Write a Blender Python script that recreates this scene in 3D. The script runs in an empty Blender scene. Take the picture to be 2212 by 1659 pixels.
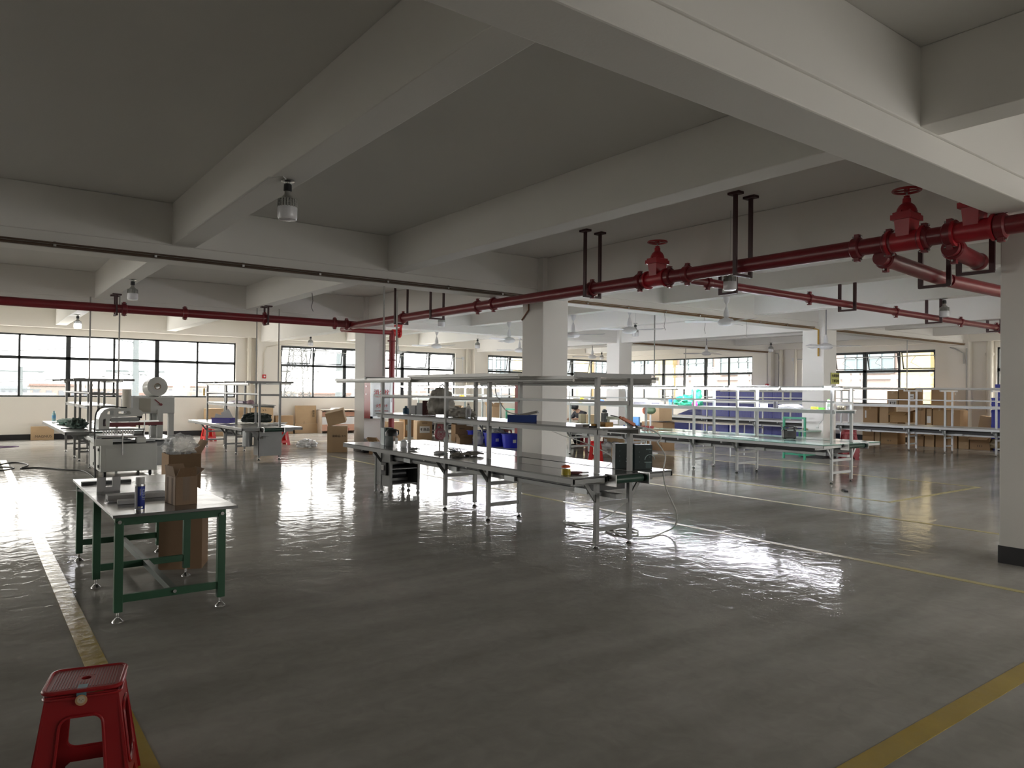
import bpy, bmesh, math, random
from math import pi, sin, cos, radians as rad, atan2, hypot
from mathutils import Vector as V, Matrix, noise
from mathutils.geometry import tessellate_polygon
random.seed(7)
C = bpy.context.scene.collection
SC = bpy.context.scene
# ---------------------------------------------------------------- camera
FPX, YAW, PITCH, ROLL, CAMZ = 1572.26, 0.64134922, 0.00927095, 0.01113424, 1.65
cd = bpy.data.cameras.new('camera'); cam = bpy.data.objects.new('camera', cd); C.objects.link(cam)
cd.sensor_fit = 'HORIZONTAL'; cd.sensor_width = 36; cd.lens = FPX / 2212 * 36; cd.clip_start = .05; cd.clip_end = 900
fwd = V((sin(YAW)*cos(PITCH), cos(YAW)*cos(PITCH), sin(PITCH))); right = V((cos(YAW), -sin(YAW), 0)); up = right.cross(fwd)
r_ = right*cos(ROLL)+up*sin(ROLL); u_ = -right*sin(ROLL)+up*cos(ROLL)
cam.matrix_world = Matrix(((r_.x, u_.x, -fwd.x, 0), (r_.y, u_.y, -fwd.y, 0), (r_.z, u_.z, -fwd.z, CAMZ), (0, 0, 0, 1)))
SC.camera = cam
# ---------------------------------------------------------------- colour management
SC.view_settings.view_transform = 'Standard'; SC.view_settings.look = 'None'
SC.view_settings.gamma = 1; SC.view_settings.use_curve_mapping = False
SC.view_settings.exposure = 4.05
SC.cycles.max_bounces = 9; SC.cycles.diffuse_bounces = 6; SC.cycles.glossy_bounces = 4; SC.cycles.transmission_bounces = 6
SC.cycles.transparent_max_bounces = 12; SC.cycles.sample_clamp_indirect = 6; SC.cycles.use_denoising = True
SC.cycles.caustics_reflective = False; SC.cycles.caustics_refractive = False; SC.cycles.blur_glossy = 0.3
# ---------------------------------------------------------------- overcast sky
W = bpy.data.worlds.new('overcast_sky'); SC.world = W; W.use_nodes = True
nt = W.node_tree; nt.nodes.clear()
wo = nt.nodes.new('ShaderNodeOutputWorld'); bg = nt.nodes.new('ShaderNodeBackground')
tc = nt.nodes.new('ShaderNodeTexCoord'); mp = nt.nodes.new('ShaderNodeMapping'); mp.inputs['Scale'].default_value = (1, 1, 4)
nz = nt.nodes.new('ShaderNodeTexNoise'); nz.inputs['Scale'].default_value = 2.2; nz.inputs['Detail'].default_value = 5
cr = nt.nodes.new('ShaderNodeValToRGB'); cr.color_ramp.elements[0].position = .35; cr.color_ramp.elements[0].color = (.95, .945, .93, 1)
cr.color_ramp.elements[1].position = .65; cr.color_ramp.elements[1].color = (1, .97, .925, 1)
L = nt.links.new
L(tc.outputs['Generated'], mp.inputs['Vector']); L(mp.outputs[0], nz.inputs['Vector']); L(nz.outputs['Fac'], cr.inputs[0]); L(cr.outputs[0], bg.inputs[0]); L(bg.outputs[0], wo.inputs[0])
# overcast sky: three times brighter overhead than at the horizon
sx = nt.nodes.new('ShaderNodeSeparateXYZ'); L(tc.outputs['Generated'], sx.inputs[0]); mc = nt.nodes.new('ShaderNodeMath'); mc.operation = 'MAXIMUM'; mc.inputs[1].default_value = 0; L(sx.outputs['Z'], mc.inputs[0])
ml_ = nt.nodes.new('ShaderNodeMath'); ml_.operation = 'MULTIPLY_ADD'; ml_.inputs[1].default_value = 2.0; ml_.inputs[2].default_value = .62; L(mc.outputs[0], ml_.inputs[0]); L(ml_.outputs[0], bg.inputs[1])
# window extents: (wall, start, end) ; z from sill to head
SILL, HEAD, MID = 1.30, 3.22, 2.50
YW, XW, XL, YN = 26.4, 26.4, -9.6, -5.4       # inner faces: left-hand long wall, right-hand wall, far left wall, wall behind the camera
WIN_Y = [(-9.0, -1.7), (-.05, 7.55), (9.15, 16.68), (18.37, 25.9)]     # in the wall y = YW
WIN_X = [(18.48, 25.9), (11.25, 16.2), (1.9, 9.4), (-4.9, 0.3)]       # in the wall x = XW
WIN_L = [(18.6, 25.8), (9.8, 16.6)]          # in the wall x = XL
WIN_N = [(5.8, 7.6), (9.2, 16.7), (18.4, 25.9)]         # in the wall y = YN, unseen; added and sized to light the near beam
def portal(x, y, z, w, h, rx, rz):
    ld = bpy.data.lights.new('window_portal', 'AREA'); ld.shape = 'RECTANGLE'; ld.size = w; ld.size_y = h; ld.cycles.is_portal = True
    o = bpy.data.objects.new('window_portal', ld); C.objects.link(o); o.location = (x, y, z); o.rotation_euler = (rx, 0, rz)
zc, zh = (SILL+HEAD)/2, HEAD-SILL
for a, b in WIN_Y: portal((a+b)/2, YW+.12, zc, b-a, zh, -pi/2, 0)
for a, b in WIN_N: portal((a+b)/2, YN-.12, zc, b-a, zh, pi/2, 0)
for a, b in WIN_X: portal(XW+.12, (a+b)/2, zc, b-a, zh, pi/2, pi/2)
for a, b in WIN_L: portal(XL-.12, (a+b)/2, zc, b-a, zh, pi/2, -pi/2)

# ---------------------------------------------------------------- materials
def M(name, col, rough=.6, metal=0., var=.06, scale=3., bump=0., bscale=None, emit=None, es=0., alpha=None, spec=.5, stretch=None, coat=0.):
    m = bpy.data.materials.new(name); m.use_nodes = True; n = m.node_tree; b = n.nodes['Principled BSDF']
    t = n.nodes.new('ShaderNodeTexCoord'); no = n.nodes.new('ShaderNodeTexNoise'); no.inputs['Scale'].default_value = scale; no.inputs['Detail'].default_value = 4
    src = t.outputs['Object']
    if stretch:
        q = n.nodes.new('ShaderNodeMapping'); q.inputs['Scale'].default_value = stretch; n.links.new(src, q.inputs[0]); src = q.outputs[0]
    n.links.new(src, no.inputs['Vector'])
    mx = n.nodes.new('ShaderNodeMix'); mx.data_type = 'RGBA'
    mx.inputs['A'].default_value = tuple(max(0, c*(1-var)) for c in col)+(1,); mx.inputs['B'].default_value = tuple(min(1, c*(1+var)) for c in col)+(1,)
    n.links.new(no.outputs['Fac'], mx.inputs['Factor']); n.links.new(mx.outputs['Result'], b.inputs['Base Color'])
    b.inputs['Roughness'].default_value = rough; b.inputs['Metallic'].default_value = metal; b.inputs['Specular IOR Level'].default_value = spec
    b.inputs['Coat Weight'].default_value = coat
    if bump:
        bn = n.nodes.new('ShaderNodeTexNoise'); bn.inputs['Scale'].default_value = bscale or scale*6; bn.inputs['Detail'].default_value = 3
        n.links.new(src, bn.inputs['Vector']); bp = n.nodes.new('ShaderNodeBump'); bp.inputs['Strength'].default_value = bump; bp.inputs['Distance'].default_value = .02
        n.links.new(bn.outputs['Fac'], bp.inputs['Height']); n.links.new(bp.outputs[0], b.inputs['Normal'])
    if emit: b.inputs['Emission Color'].default_value = emit+(1,); b.inputs['Emission Strength'].default_value = es
    if alpha is not None:
        b.inputs['Alpha'].default_value = alpha
    return m
def glass(name, tint=(.97, .965, .95), refl=.06):
    m = bpy.data.materials.new(name); m.use_nodes = True; n = m.node_tree; n.nodes.clear()
    o = n.nodes.new('ShaderNodeOutputMaterial'); mx = n.nodes.new('ShaderNodeMixShader'); tr = n.nodes.new('ShaderNodeBsdfTransparent'); gl = n.nodes.new('ShaderNodeBsdfGlossy')
    lw = n.nodes.new('ShaderNodeLayerWeight'); lw.inputs[0].default_value = .25; ml = n.nodes.new('ShaderNodeMath'); ml.operation = 'MULTIPLY_ADD'; ml.inputs[1].default_value = .5; ml.inputs[2].default_value = refl
    nn = n.nodes.new('ShaderNodeTexNoise'); nn.inputs['Scale'].default_value = 1.5; bp = n.nodes.new('ShaderNodeBump'); bp.inputs['Strength'].default_value = .01
    n.links.new(nn.outputs['Fac'], bp.inputs['Height']); n.links.new(bp.outputs[0], gl.inputs['Normal'])
    tr.inputs[0].default_value = tint+(1,); gl.inputs['Roughness'].default_value = .02
    n.links.new(lw.outputs['Facing'], ml.inputs[0]); n.links.new(ml.outputs[0], mx.inputs[0]); n.links.new(tr.outputs[0], mx.inputs[1]); n.links.new(gl.outputs[0], mx.inputs[2]); n.links.new(mx.outputs[0], o.inputs[0])
    return m
# ---------------------------------------------------------------- mesh helpers
class MB:
    def __init__(s): s.v = []; s.f = []; s.sm = []
    def add(s, vs, fs, smooth=False):
        k = len(s.v); s.v += [tuple(v) for v in vs]; s.f += [tuple(i+k for i in f) for f in fs]; s.sm += [smooth]*len(fs); return s
    def box(s, c, d, rz=0., R=None):
        x, y, z = d[0]/2, d[1]/2, d[2]/2; c = V(c); R = R or Matrix.Rotation(rz, 3, 'Z')
        vs = [c+R@V((a*x, b*y, e*z)) for a in (-1, 1) for b in (-1, 1) for e in (-1, 1)]
        return s.add(vs, [(0, 1, 3, 2), (4, 6, 7, 5), (0, 4, 5, 1), (2, 3, 7, 6), (0, 2, 6, 4), (1, 5, 7, 3)])
    def b2(s, x0, x1, y0, y1, z0, z1): return s.box(((x0+x1)/2, (y0+y1)/2, (z0+z1)/2), (abs(x1-x0), abs(y1-y0), abs(z1-z0)))
    def bar(s, p, q, w, h, upv=(0, 0, 1)):
        p, q = V(p), V(q); d = (q-p).normalized(); u = V(upv)
        if abs(d.dot(u)) > .98: u = V((0, 1, 0))
        sd = d.cross(u).normalized(); u = sd.cross(d)
        vs = [e+sd*(a*w/2)+u*(b*h/2) for e in (p, q) for a, b in ((-1, -1), (1, -1), (1, 1), (-1, 1))]
        return s.add(vs, [(3, 2, 1, 0), (4, 5, 6, 7), (0, 1, 5, 4), (1, 2, 6, 5), (2, 3, 7, 6), (3, 0, 4, 7)])
    def cyl(s, p, q, r, r2=None, n=16, caps=True):
        p, q = V(p), V(q); d = (q-p).normalized(); a = d.orthogonal().normalized(); b = d.cross(a); r2 = r if r2 is None else r2
        vs = [e+(a*cos(2*pi*i/n)+b*sin(2*pi*i/n))*rr for e, rr in ((p, r), (q, r2)) for i in range(n)]
        s.add(vs, [(i, (i+1) % n, n+(i+1) % n, n+i) for i in range(n)], True)
        if caps: s.add(vs, [tuple(range(n))[::-1], tuple(range(n, 2*n))])
        return s
    def lathe(s, prof, c=(0, 0, 0), n=24, R=None, sx=1, sy=1, caps=True):
        c = V(c); vs = []
        for r, z in prof:
            for i in range(n):
                p = V((r*cos(2*pi*i/n)*sx, r*sin(2*pi*i/n)*sy, z)); vs.append(c+(R@p if R else p))
        fs = [(j*n+i, j*n+(i+1) % n, (j+1)*n+(i+1) % n, (j+1)*n+i) for j in range(len(prof)-1) for i in range(n)]
        s.add(vs, fs, True)
        if caps and prof[0][0] > .001: s.add(vs[:n], [tuple(range(n))[::-1]])
        if caps and prof[-1][0] > .001: s.add(vs[-n:], [tuple(range(n))])
        return s
    def tube(s, pts, r, n=8, closed=False, soft=0):
        pts = [V(p) for p in pts]; vs = []
        if soft:
            q = [pts[0]]+pts+[pts[-1]]; out = []
            for i in range(1, len(q)-2):
                for k in range(soft):
                    t = k/soft; a_, b_, c_, d_ = q[i-1:i+3]
                    out.append(.5*((2*b_)+(c_-a_)*t+(2*a_-5*b_+4*c_-d_)*t*t+(3*b_-a_-3*c_+d_)*t**3))
            pts = out+[pts[-1]]
        m = len(pts); a = None
        for i, p in enumerate(pts):
            d = (pts[(i+1) % m if closed else min(i+1, m-1)]-pts[(i-1) % m if closed else max(i-1, 0)]).normalized()
            a = d.orthogonal().normalized() if a is None else (a-d*a.dot(d)).normalized()
            b = d.cross(a); vs += [p+(a*cos(2*pi*k/n)+b*sin(2*pi*k/n))*r for k in range(n)]
        mm = m if closed else m-1
        s.add(vs, [(i*n+k, i*n+(k+1) % n, ((i+1) % m)*n+(k+1) % n, ((i+1) % m)*n+k) for i in range(mm) for k in range(n)], True)
        if not closed: s.add(vs, [tuple(range(n))[::-1], tuple(range((m-1)*n, m*n))])
        return s
    def plate(s, outer, holes, T, th):
        """a flat plate with holes: 2-D loops, T(u, v, w) -> point, thickness th along w"""
        loops = [outer]+holes; tri = tessellate_polygon([[V((a, b, 0)) for a, b in l] for l in loops]); flat = [p for l in loops for p in l]; n = len(flat)
        vs = [T(a, b, 0) for a, b in flat]+[T(a, b, th) for a, b in flat]
        fs = [tuple(t) for t in tri]+[tuple(i+n for i in t[::-1]) for t in tri]; k = 0
        for l in loops:
            m = len(l); fs += [(k+i, k+(i+1) % m, n+k+(i+1) % m, n+k+i) for i in range(m)]; k += m
        return s.add(vs, fs)
    def blob(s, c, rx, ry, rz, amp=.15, fr=3., seed=0, n=(28, 16), flat=True, R=None):
        c = V(c); vs = []; nu, nv = n
        for j in range(nv+1):
            th = pi*j/nv
            for i in range(nu):
                ph = 2*pi*i/nu; d = V((sin(th)*cos(ph), sin(th)*sin(ph), -cos(th)))
                k = 1+amp*noise.fractal(d*fr+V((seed, seed*1.7, 0)), 1., 2., 4)
                p = V((d.x*rx*k, d.y*ry*k, d.z*rz*k))
                if flat and p.z < -rz*.55: p.z = -rz*.55
                vs.append(c+(R@p if R else p))
        return s.add(vs, [(j*nu+i, j*nu+(i+1) % nu, (j+1)*nu+(i+1) % nu, (j+1)*nu+i) for j in range(nv) for i in range(nu)], True)
    def build(s, name, mat, parent=None, loc=None, bevel=0., label=None):
        me = bpy.data.meshes.new(name); me.from_pydata(s.v, [], s.f); me.materials.append(mat)
        me.polygons.foreach_set('use_smooth', s.sm)
        if any(s.sm): me.update(); me.set_sharp_from_angle(angle=rad(42))
        o = bpy.data.objects.new(name, me); C.objects.link(o)
        if parent: o.parent = parent
        if loc: o.location = loc
        if bevel:
            b = o.modifiers.new('bevel', 'BEVEL'); b.width = bevel; b.segments = 2; b.limit_method = 'ANGLE'; b.angle_limit = rad(40)
        if label: o['label'] = label
        return o
def thing(name, label, cat, loc=(0, 0, 0), rz=0., group=None, rot=None):
    o = bpy.data.objects.new(name, None); C.objects.link(o); o.location = loc; o.rotation_euler = rot or (0, 0, rz)
    o['label'] = label; o['category'] = cat; o.empty_display_size = .1
    if group: o['group'] = group
    return o
def tag(o, label, cat, group=None):
    o['label'] = label; o['category'] = cat
    if group: o['group'] = group
    return o
def struct(o): o['kind'] = 'structure'; return o
def copy_tree(o, parent=None):
    c = o.copy(); C.objects.link(c); c.parent = parent
    for ch in list(o.children): copy_tree(ch, c)
    return c
def dup(o, loc, rz=None, label=None, group=None, scale=None):
    c = copy_tree(o); c.location = loc
    if rz is not None: c.rotation_euler = (0, 0, rz)
    if label: c['label'] = label
    if group: c['group'] = group
    if scale: c.scale = scale
    return c
def text(s, size, mat, parent, loc, rot, name='lettering', ext=.0015, align='CENTER', stretch=1., bold=0.):
    cu = bpy.data.curves.new(name, 'FONT'); cu.body = s; cu.size = size; cu.extrude = ext; cu.align_x = align; cu.align_y = 'CENTER'; cu.resolution_u = 3; cu.offset = bold
    t = bpy.data.objects.new(name+'_curve', cu); C.objects.link(t)
    bpy.context.view_layer.update()
    me = bpy.data.meshes.new_from_object(t.evaluated_get(bpy.context.evaluated_depsgraph_get()))
    bpy.data.objects.remove(t); bpy.data.curves.remove(cu)
    me.name = name; me.materials.clear(); me.materials.append(mat)
    o = bpy.data.objects.new(name, me); C.objects.link(o); o.location = loc; o.rotation_euler = rot; o.scale = (stretch, 1, 1)
    if parent: o.parent = parent
    return o
FX = (pi/2, 0, -pi/2)   # lettering on a face turned to -X (reads along -Y)
FY = (pi/2, 0, 0)       # lettering on a face turned to -Y (reads along +X)
# ---------------------------------------------------------------- shared materials
plaster = M('white_plaster', (.78, .765, .735), .75, var=.03, scale=.8, bump=.05, bscale=40)
slab_m = M('ceiling_paint', (.70, .69, .665), .8, var=.03, scale=.6, bump=.04, bscale=30)
cream = M('cream_plaster', (.80, .765, .70), .75, var=.03, scale=.8, bump=.05, bscale=40)
black_paint = M('black_skirting_paint', (.012, .012, .014), .45)
alu_dark = M('dark_window_aluminium', (.045, .05, .052), .45, .3)
alu_grey = M('grey_powder_coated_steel', (.22, .222, .22), .4, .2, var=.05, scale=6)
grey_lt = M('light_grey_steel', (.52, .54, .55), .38, .3, var=.05, scale=6)
white_p = M('white_plastic', (.72, .73, .74), .4, var=.02)
black_p = M('black_plastic', (.02, .021, .023), .4)
chrome = M('bright_metal', (.6, .6, .6), .25, 1.)
steel_top = M('grey_laminate_top', (.17, .172, .17), .18, 0., var=.10, scale=2.5, bump=.02, bscale=30, spec=.25)
pipe_red = M('fire_red_pipe_paint', (.17, .012, .018), .32, var=.12, scale=5, bump=.03, bscale=25)
valve_red = M('valve_red_enamel', (.36, .012, .022), .35, var=.1, scale=8)
red_dark = M('dark_red_hanger_paint', (.045, .012, .014), .5, var=.2)
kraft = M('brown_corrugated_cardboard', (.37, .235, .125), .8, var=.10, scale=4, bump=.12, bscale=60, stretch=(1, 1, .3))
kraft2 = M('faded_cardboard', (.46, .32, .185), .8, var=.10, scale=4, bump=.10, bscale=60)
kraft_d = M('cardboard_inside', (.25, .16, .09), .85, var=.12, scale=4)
tape_m = M('shiny_packing_tape', (.50, .38, .24), .12, var=.1, scale=20, bump=.2, bscale=40)
paper = M('white_paper', (.75, .75, .74), .7, var=.02)
ink = M('dark_print', (.05, .04, .035), .8)
red_pl = M('red_stool_plastic', (.34, .014, .018), .33, var=.06, scale=5)
blue_pl = M('blue_crate_plastic', (.014, .026, .34), .4, var=.15, scale=4)
film = M('crinkled_clear_film', (.75, .78, .80), .3, var=.1, scale=12, bump=.6, bscale=18, alpha=.07)
bag_w = M('crinkled_white_plastic', (.70, .71, .72), .3, var=.12, scale=8, bump=.7, bscale=14, alpha=.85)
cable_w = M('white_cable', (.65, .65, .63), .45)
cable_b = M('black_cable', (.012, .012, .012), .5)
pane_m = glass('window_glass')
# ================================================================ floor
fm = bpy.data.materials.new('polished_concrete'); fm.use_nodes = True; n = fm.node_tree; b = n.nodes['Principled BSDF']
def N(t, **k):
    x = n.nodes.new(t)
    for a, v in k.items(): setattr(x, a, v)
    return x
t = N('ShaderNodeTexCoord'); n1 = N('ShaderNodeTexNoise'); n1.inputs['Scale'].default_value = .55; n1.inputs['Detail'].default_value = 6; n1.inputs['Roughness'].default_value = .6
n2 = N('ShaderNodeTexNoise'); n2.inputs['Scale'].default_value = 7; n2.inputs['Detail'].default_value = 6; n2.inputs['Distortion'].default_value = 1.5
mp = N('ShaderNodeMapping'); mp.inputs['Rotation'].default_value = (0, 0, .5); mp.inputs['Scale'].default_value = (.25, 1.3, 1)
n3 = N('ShaderNodeTexNoise'); n3.inputs['Scale'].default_value = 2.0; n3.inputs['Detail'].default_value = 5
for q in (n1, n2): n.links.new(t.outputs['Object'], q.inputs['Vector'])
n.links.new(t.outputs['Object'], mp.inputs[0]); n.links.new(mp.outputs[0], n3.inputs['Vector'])
a1 = N('ShaderNodeMath', operation='ADD'); n.links.new(n1.outputs['Fac'], a1.inputs[0]); n.links.new(n3.outputs['Fac'], a1.inputs[1])
a2 = N('ShaderNodeMath', operation='MULTIPLY_ADD'); n.links.new(n2.outputs['Fac'], a2.inputs[0]); a2.inputs[1].default_value = .35; n.links.new(a1.outputs[0], a2.inputs[2])
cr = N('ShaderNodeValToRGB'); cr.color_ramp.elements[0].position = .85; cr.color_ramp.elements[0].color = (.27, .26, .24, 1); cr.color_ramp.elements[1].position = 1.45; cr.color_ramp.elements[1].color = (.43, .418, .39, 1)
mr0 = N('ShaderNodeMapRange'); mr0.inputs['From Min'].default_value = .8; mr0.inputs['From Max'].default_value = 1.5; n.links.new(a2.outputs[0], mr0.inputs[0])
cr.color_ramp.elements[0].position = .1; cr.color_ramp.elements[1].position = .9
n.links.new(mr0.outputs[0], cr.inputs[0]); n.links.new(cr.outputs[0], b.inputs['Base Color'])
mr = N('ShaderNodeMapRange'); mr.inputs['To Min'].default_value = .03; mr.inputs['To Max'].default_value = .12; n.links.new(n3.outputs['Fac'], mr.inputs[0]); n.links.new(mr.outputs[0], b.inputs['Roughness'])
wv = N('ShaderNodeTexNoise'); wv.inputs['Scale'].default_value = 5.0; wv.inputs['Detail'].default_value = 4; wv.inputs['Distortion'].default_value = .8; n.links.new(t.outputs['Object'], wv.inputs['Vector'])
bp = N('ShaderNodeBump'); bp.inputs['Strength'].default_value = .20; bp.inputs['Distance'].default_value = .02; n.links.new(wv.outputs['Fac'], bp.inputs['Height']); n.links.new(bp.outputs[0], b.inputs['Normal'])
b.inputs['Specular IOR Level'].default_value = .012
floor = struct(MB().b2(XL-.3, XW+.3, YN-.3, YW+.3, -.2, 0).build('floor', fm))
ceil = struct(MB().b2(XL-.3, XW+.3, YN-.3, YW+.3, 4.05, 4.25).build('ceiling', slab_m))
# ================================================================ walls with window openings
def wall(name, axis, inner, outer, lo, hi, wins, mat):
    m = MB()
    def seg(a, b_, z0, z1):
        if axis == 'Y': m.b2(a, b_, inner, outer, z0, z1)
        else: m.b2(inner, outer, a, b_, z0, z1)
    cur = lo
    for a, b_ in sorted(wins):
        if a > cur: seg(cur, a, 0, 4.05)
        seg(a, b_, 0, SILL); seg(a, b_, HEAD, 4.05); cur = b_
    seg(cur, hi, 0, 4.05)
    return struct(m.build(name, mat))
wall('wall_left', 'Y', YW, YW+.24, XL-.24, XW+.24, WIN_Y, cream)
wall('wall_right', 'X', XW, XW+.24, YN, YW, WIN_X, cream)
wall('wall_back', 'Y', YN, YN-.24, XL-.24, XW+.24, WIN_N, plaster)
wall('wall_side', 'X', XL, XL-.24, YN, YW, WIN_L, plaster)
struct(MB().b2(XL, 8.2, YW-.02, YW, 0, .17).b2(8.86, 17.44, YW-.02, YW, 0, .17).b2(18.06, XW, YW-.02, YW, 0, .17).build('baseboard_left', black_paint))
struct(MB().b2(XW-.02, XW, YN, YW-.02, 0, .17).build('baseboard_right', black_paint))
# ---- windows
wi = 0
def window(axis, face, a, b_, sgn, npan, label_n, thick=(2, 4), open_top=False, rod=True):
    """sgn: +1 when the outside lies in the positive direction of the axis"""
    global wi; wi += 1
    root = bpy.data.objects.new('window_%d' % wi, None); C.objects.link(root); struct(root)
    f = MB(); g = MB(); d0 = face+sgn*.10
    def bx(mb, s0, s1, z0, z1, t0=-.035, t1=.035):
        if axis == 'Y': mb.b2(s0, s1, d0+t0, d0+t1, z0, z1)
        else: mb.b2(d0+t0, d0+t1, s0, s1, z0, z1)
    w = .05
    bx(f, a, b_, SILL, SILL+w); bx(f, a, b_, HEAD-w, HEAD); bx(f, a, a+w, SILL, HEAD); bx(f, b_-w, b_, SILL, HEAD); bx(f, a, b_, MID-.045, MID+.045)
    st = (b_-a)/npan
    for i in range(1, npan):
        tw = .065 if i in thick else .03; bx(f, a+i*st-tw, a+i*st+tw, SILL, HEAD) if i in thick else bx(f, a+i*st-tw, a+i*st+tw, SILL, HEAD)
    for i in range(npan):    # sliding sash edges on every second lower pane
        if i % 2 == 0: bx(f, a+i*st+.02, a+i*st+.06, SILL+.04, MID-.04, -.06, -.01)
    f.build('window_frame', alu_dark, root)
    bx(g, a+.03, b_-.03, SILL+.03, MID, -.006, .006)
    if not open_top: bx(g, a+.03, b_-.03, MID, HEAD-.03, -.006, .006)
    g.build('window_glass', pane_m, root)
    if open_top:
        ang = rad(14)
        for i in range(npan):
            s0, s1 = a+i*st+.06, a+(i+1)*st-.06; sf = MB(); h = HEAD-MID-.10; zt = HEAD-.05
            def q(s, v, t):     # v down the sash, t across its thickness
                o_ = sgn*(sin(ang)*v+t); zz = zt-cos(ang)*v
                return (s, d0+o_, zz) if axis == 'Y' else (d0+o_, s, zz)
            for (u0, u1, v0, v1) in ((s0, s1, 0, .035), (s0, s1, h-.035, h), (s0, s0+.035, 0, h), (s1-.035, s1, 0, h)):
                vs = [q(u, v, t) for u in (u0, u1) for v in (v0, v1) for t in (-.015, .015)]
                sf.add(vs, [(0, 1, 3, 2), (4, 6, 7, 5), (0, 4, 5, 1), (2, 3, 7, 6), (0, 2, 6, 4), (1, 5, 7, 3)])
            so = sf.build('sash', alu_dark, root)
            vs = [q(u, v, 0) for u, v in ((s0+.03, .03), (s1-.03, .03), (s1-.03, h-.03), (s0+.03, h-.03))]
            MB().add(vs, [(0, 1, 2, 3)]).build('sash_glass', pane_m, so)
            if rod:
                mid = (s0+s1)/2; din = face-sgn*.06
                P = (lambda s, d, z: (s, d, z)) if axis == 'Y' else (lambda s, d, z: (d, s, z))
                MB().tube([P(mid, din, 3.02), P(mid+.16, din, 2.80), P(mid-.10, d0+sgn*.12, 2.60)], .008, 6).build('opener_arm', grey_lt, root)
        if rod:
            din = face-sgn*.06; P = (lambda s, d, z: (s, d, z)) if axis == 'Y' else (lambda s, d, z: (d, s, z))
            MB().tube([P(a-.05, din, 3.02), P(b_+.35, din, 3.02)], .014, 8).build('opener_rod', grey_lt, root)
            MB().box(P(b_+.35, face-sgn*.04, 3.02), (.1, .08, .12)).tube([P(b_+.35, face-sgn*.04, 2.96), P(b_+.35, face-sgn*.04, 1.9)], .012, 6).build('opener_crank', white_p, root)
    return root
for i, (a, b_) in enumerate(WIN_Y): window('Y', YW, a, b_, 1, 6, '', open_top=(i >= 2))
for i, (a, b_) in enumerate(WIN_X): window('X', XW, a, b_, 1, 4 if i == 1 else 6, '', open_top=(i == 1))
for i, (a, b_) in enumerate(WIN_N): window('Y', YN, a, b_, -1, 6 if b_-a > 4 else 1, '')
for i, (a, b_) in enumerate(WIN_L): window('X', XL, a, b_, -1, 6, '')
# ================================================================ pillars, beams
ZB, ZS = 3.3, 3.5
PXS = [(-1.02, -.42), (8.22, 8.82), (17.46, 18.06)]; PYS = [(2.30, 2.90), (10.11, 10.71), (17.40, 18.00)]
k = 0
for x0, x1 in PXS:
    for y0, y1 in PYS:
        p = struct(MB().b2(x0, x1, y0, y1, 0, 4.05).build('wall_pillar', plaster, bevel=.012))
        MB().b2(x0-.006, x1+.006, y0-.006, y1+.006, 0, .17).build('baseboard', black_paint, p)
for x0, x1 in PXS: struct(MB().b2(x0, x1, YW-.30, YW, 0, 4.05).build('wall_pilaster', cream))
for y0, y1 in PYS: struct(MB().b2(XW-.30, XW, y0, y1, 0, 4.05).build('wall_pilaster', cream))
tn = 0
def beam(*a, mat=plaster, bev=.012):
    global tn; tn += 1
    return struct(MB().b2(*a).build('trim_%d' % tn, mat, bevel=bev))
X0, X1, Y0, Y1 = XL, XW, YN, YW
for y0, y1 in ((2.35, 2.70), (10.28, 10.64), (17.52, 17.88)):       # main beams along X: wide web with a narrower foot below the ledge
    beam(X0, X1, y0, y1, ZB, ZS); beam(X0, X1, y0-.02, y1+.02, ZS-.005, 4.05)
beam(X0, X1, YW-.27, YW, 3.42, 4.05, mat=cream)
beam(XW-.27, XW, Y0, YW-.3, 3.42, 4.05, mat=cream)
for x0, x1 in ((-1.0, -.45), (8.32, 8.72), (17.56, 17.96)): beam(x0, x1, Y0, YW-.3, ZB, 4.05)   # beams along Y over the pillars
for xx in (-4.0, 2.10, 5.22, 11.55, 14.72, 20.9, 23.9): beam(xx, xx+.29, Y0, YW-.3, ZS, 4.05, bev=.008)
# ================================================================ floor tape
tape_y = M('yellow_floor_tape', (.42, .30, .05), .22, var=.18, scale=3, bump=.25, bscale=9)
tape_o = M('worn_yellow_line', (.50, .44, .20), .35, var=.3, scale=9)
def strip(x0, x1, y0, y1, label, m=tape_y, grp=None): tag(MB().b2(x0, x1, y0, y1, 0, .0025).build('floor_tape', m), label, 'floor tape', grp)
strip(.57, .69, -1, 19.5, 'yellow tape line running past the red stool and the green table')
strip(3.0, 12.0, 1.60, 1.72, 'wide yellow tape strip in the lower right corner of the floor')
strip(7.11, 7.19, 1.72, 17.0, 'worn pale line on the floor just behind the middle assembly bench', tape_o)
strip(9.86, 9.94, 2.9, 16.0, 'thin yellow line midway between the middle bench and the green-topped bench', tape_o)
strip(11.33, 11.41, 5.46, 16.5, 'thin yellow line in front of the green-topped bench', tape_o)
strip(11.41, 14.70, 5.46, 5.54, 'short yellow line crossing the floor past the end of the green-topped bench', tape_o)
strip(14.62, 14.70, 5.54, 16.5, 'thin yellow line behind the green-topped bench', tape_o)
strip(16.2, 16.28, 8.6, 16.5, 'faint yellow line by the green frame at the far pillar', tape_o)
strip(7.4, 12.0, 21.9, 21.98, 'faint yellow line on the floor beyond the fire cabinet pillar', tape_o)
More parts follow.
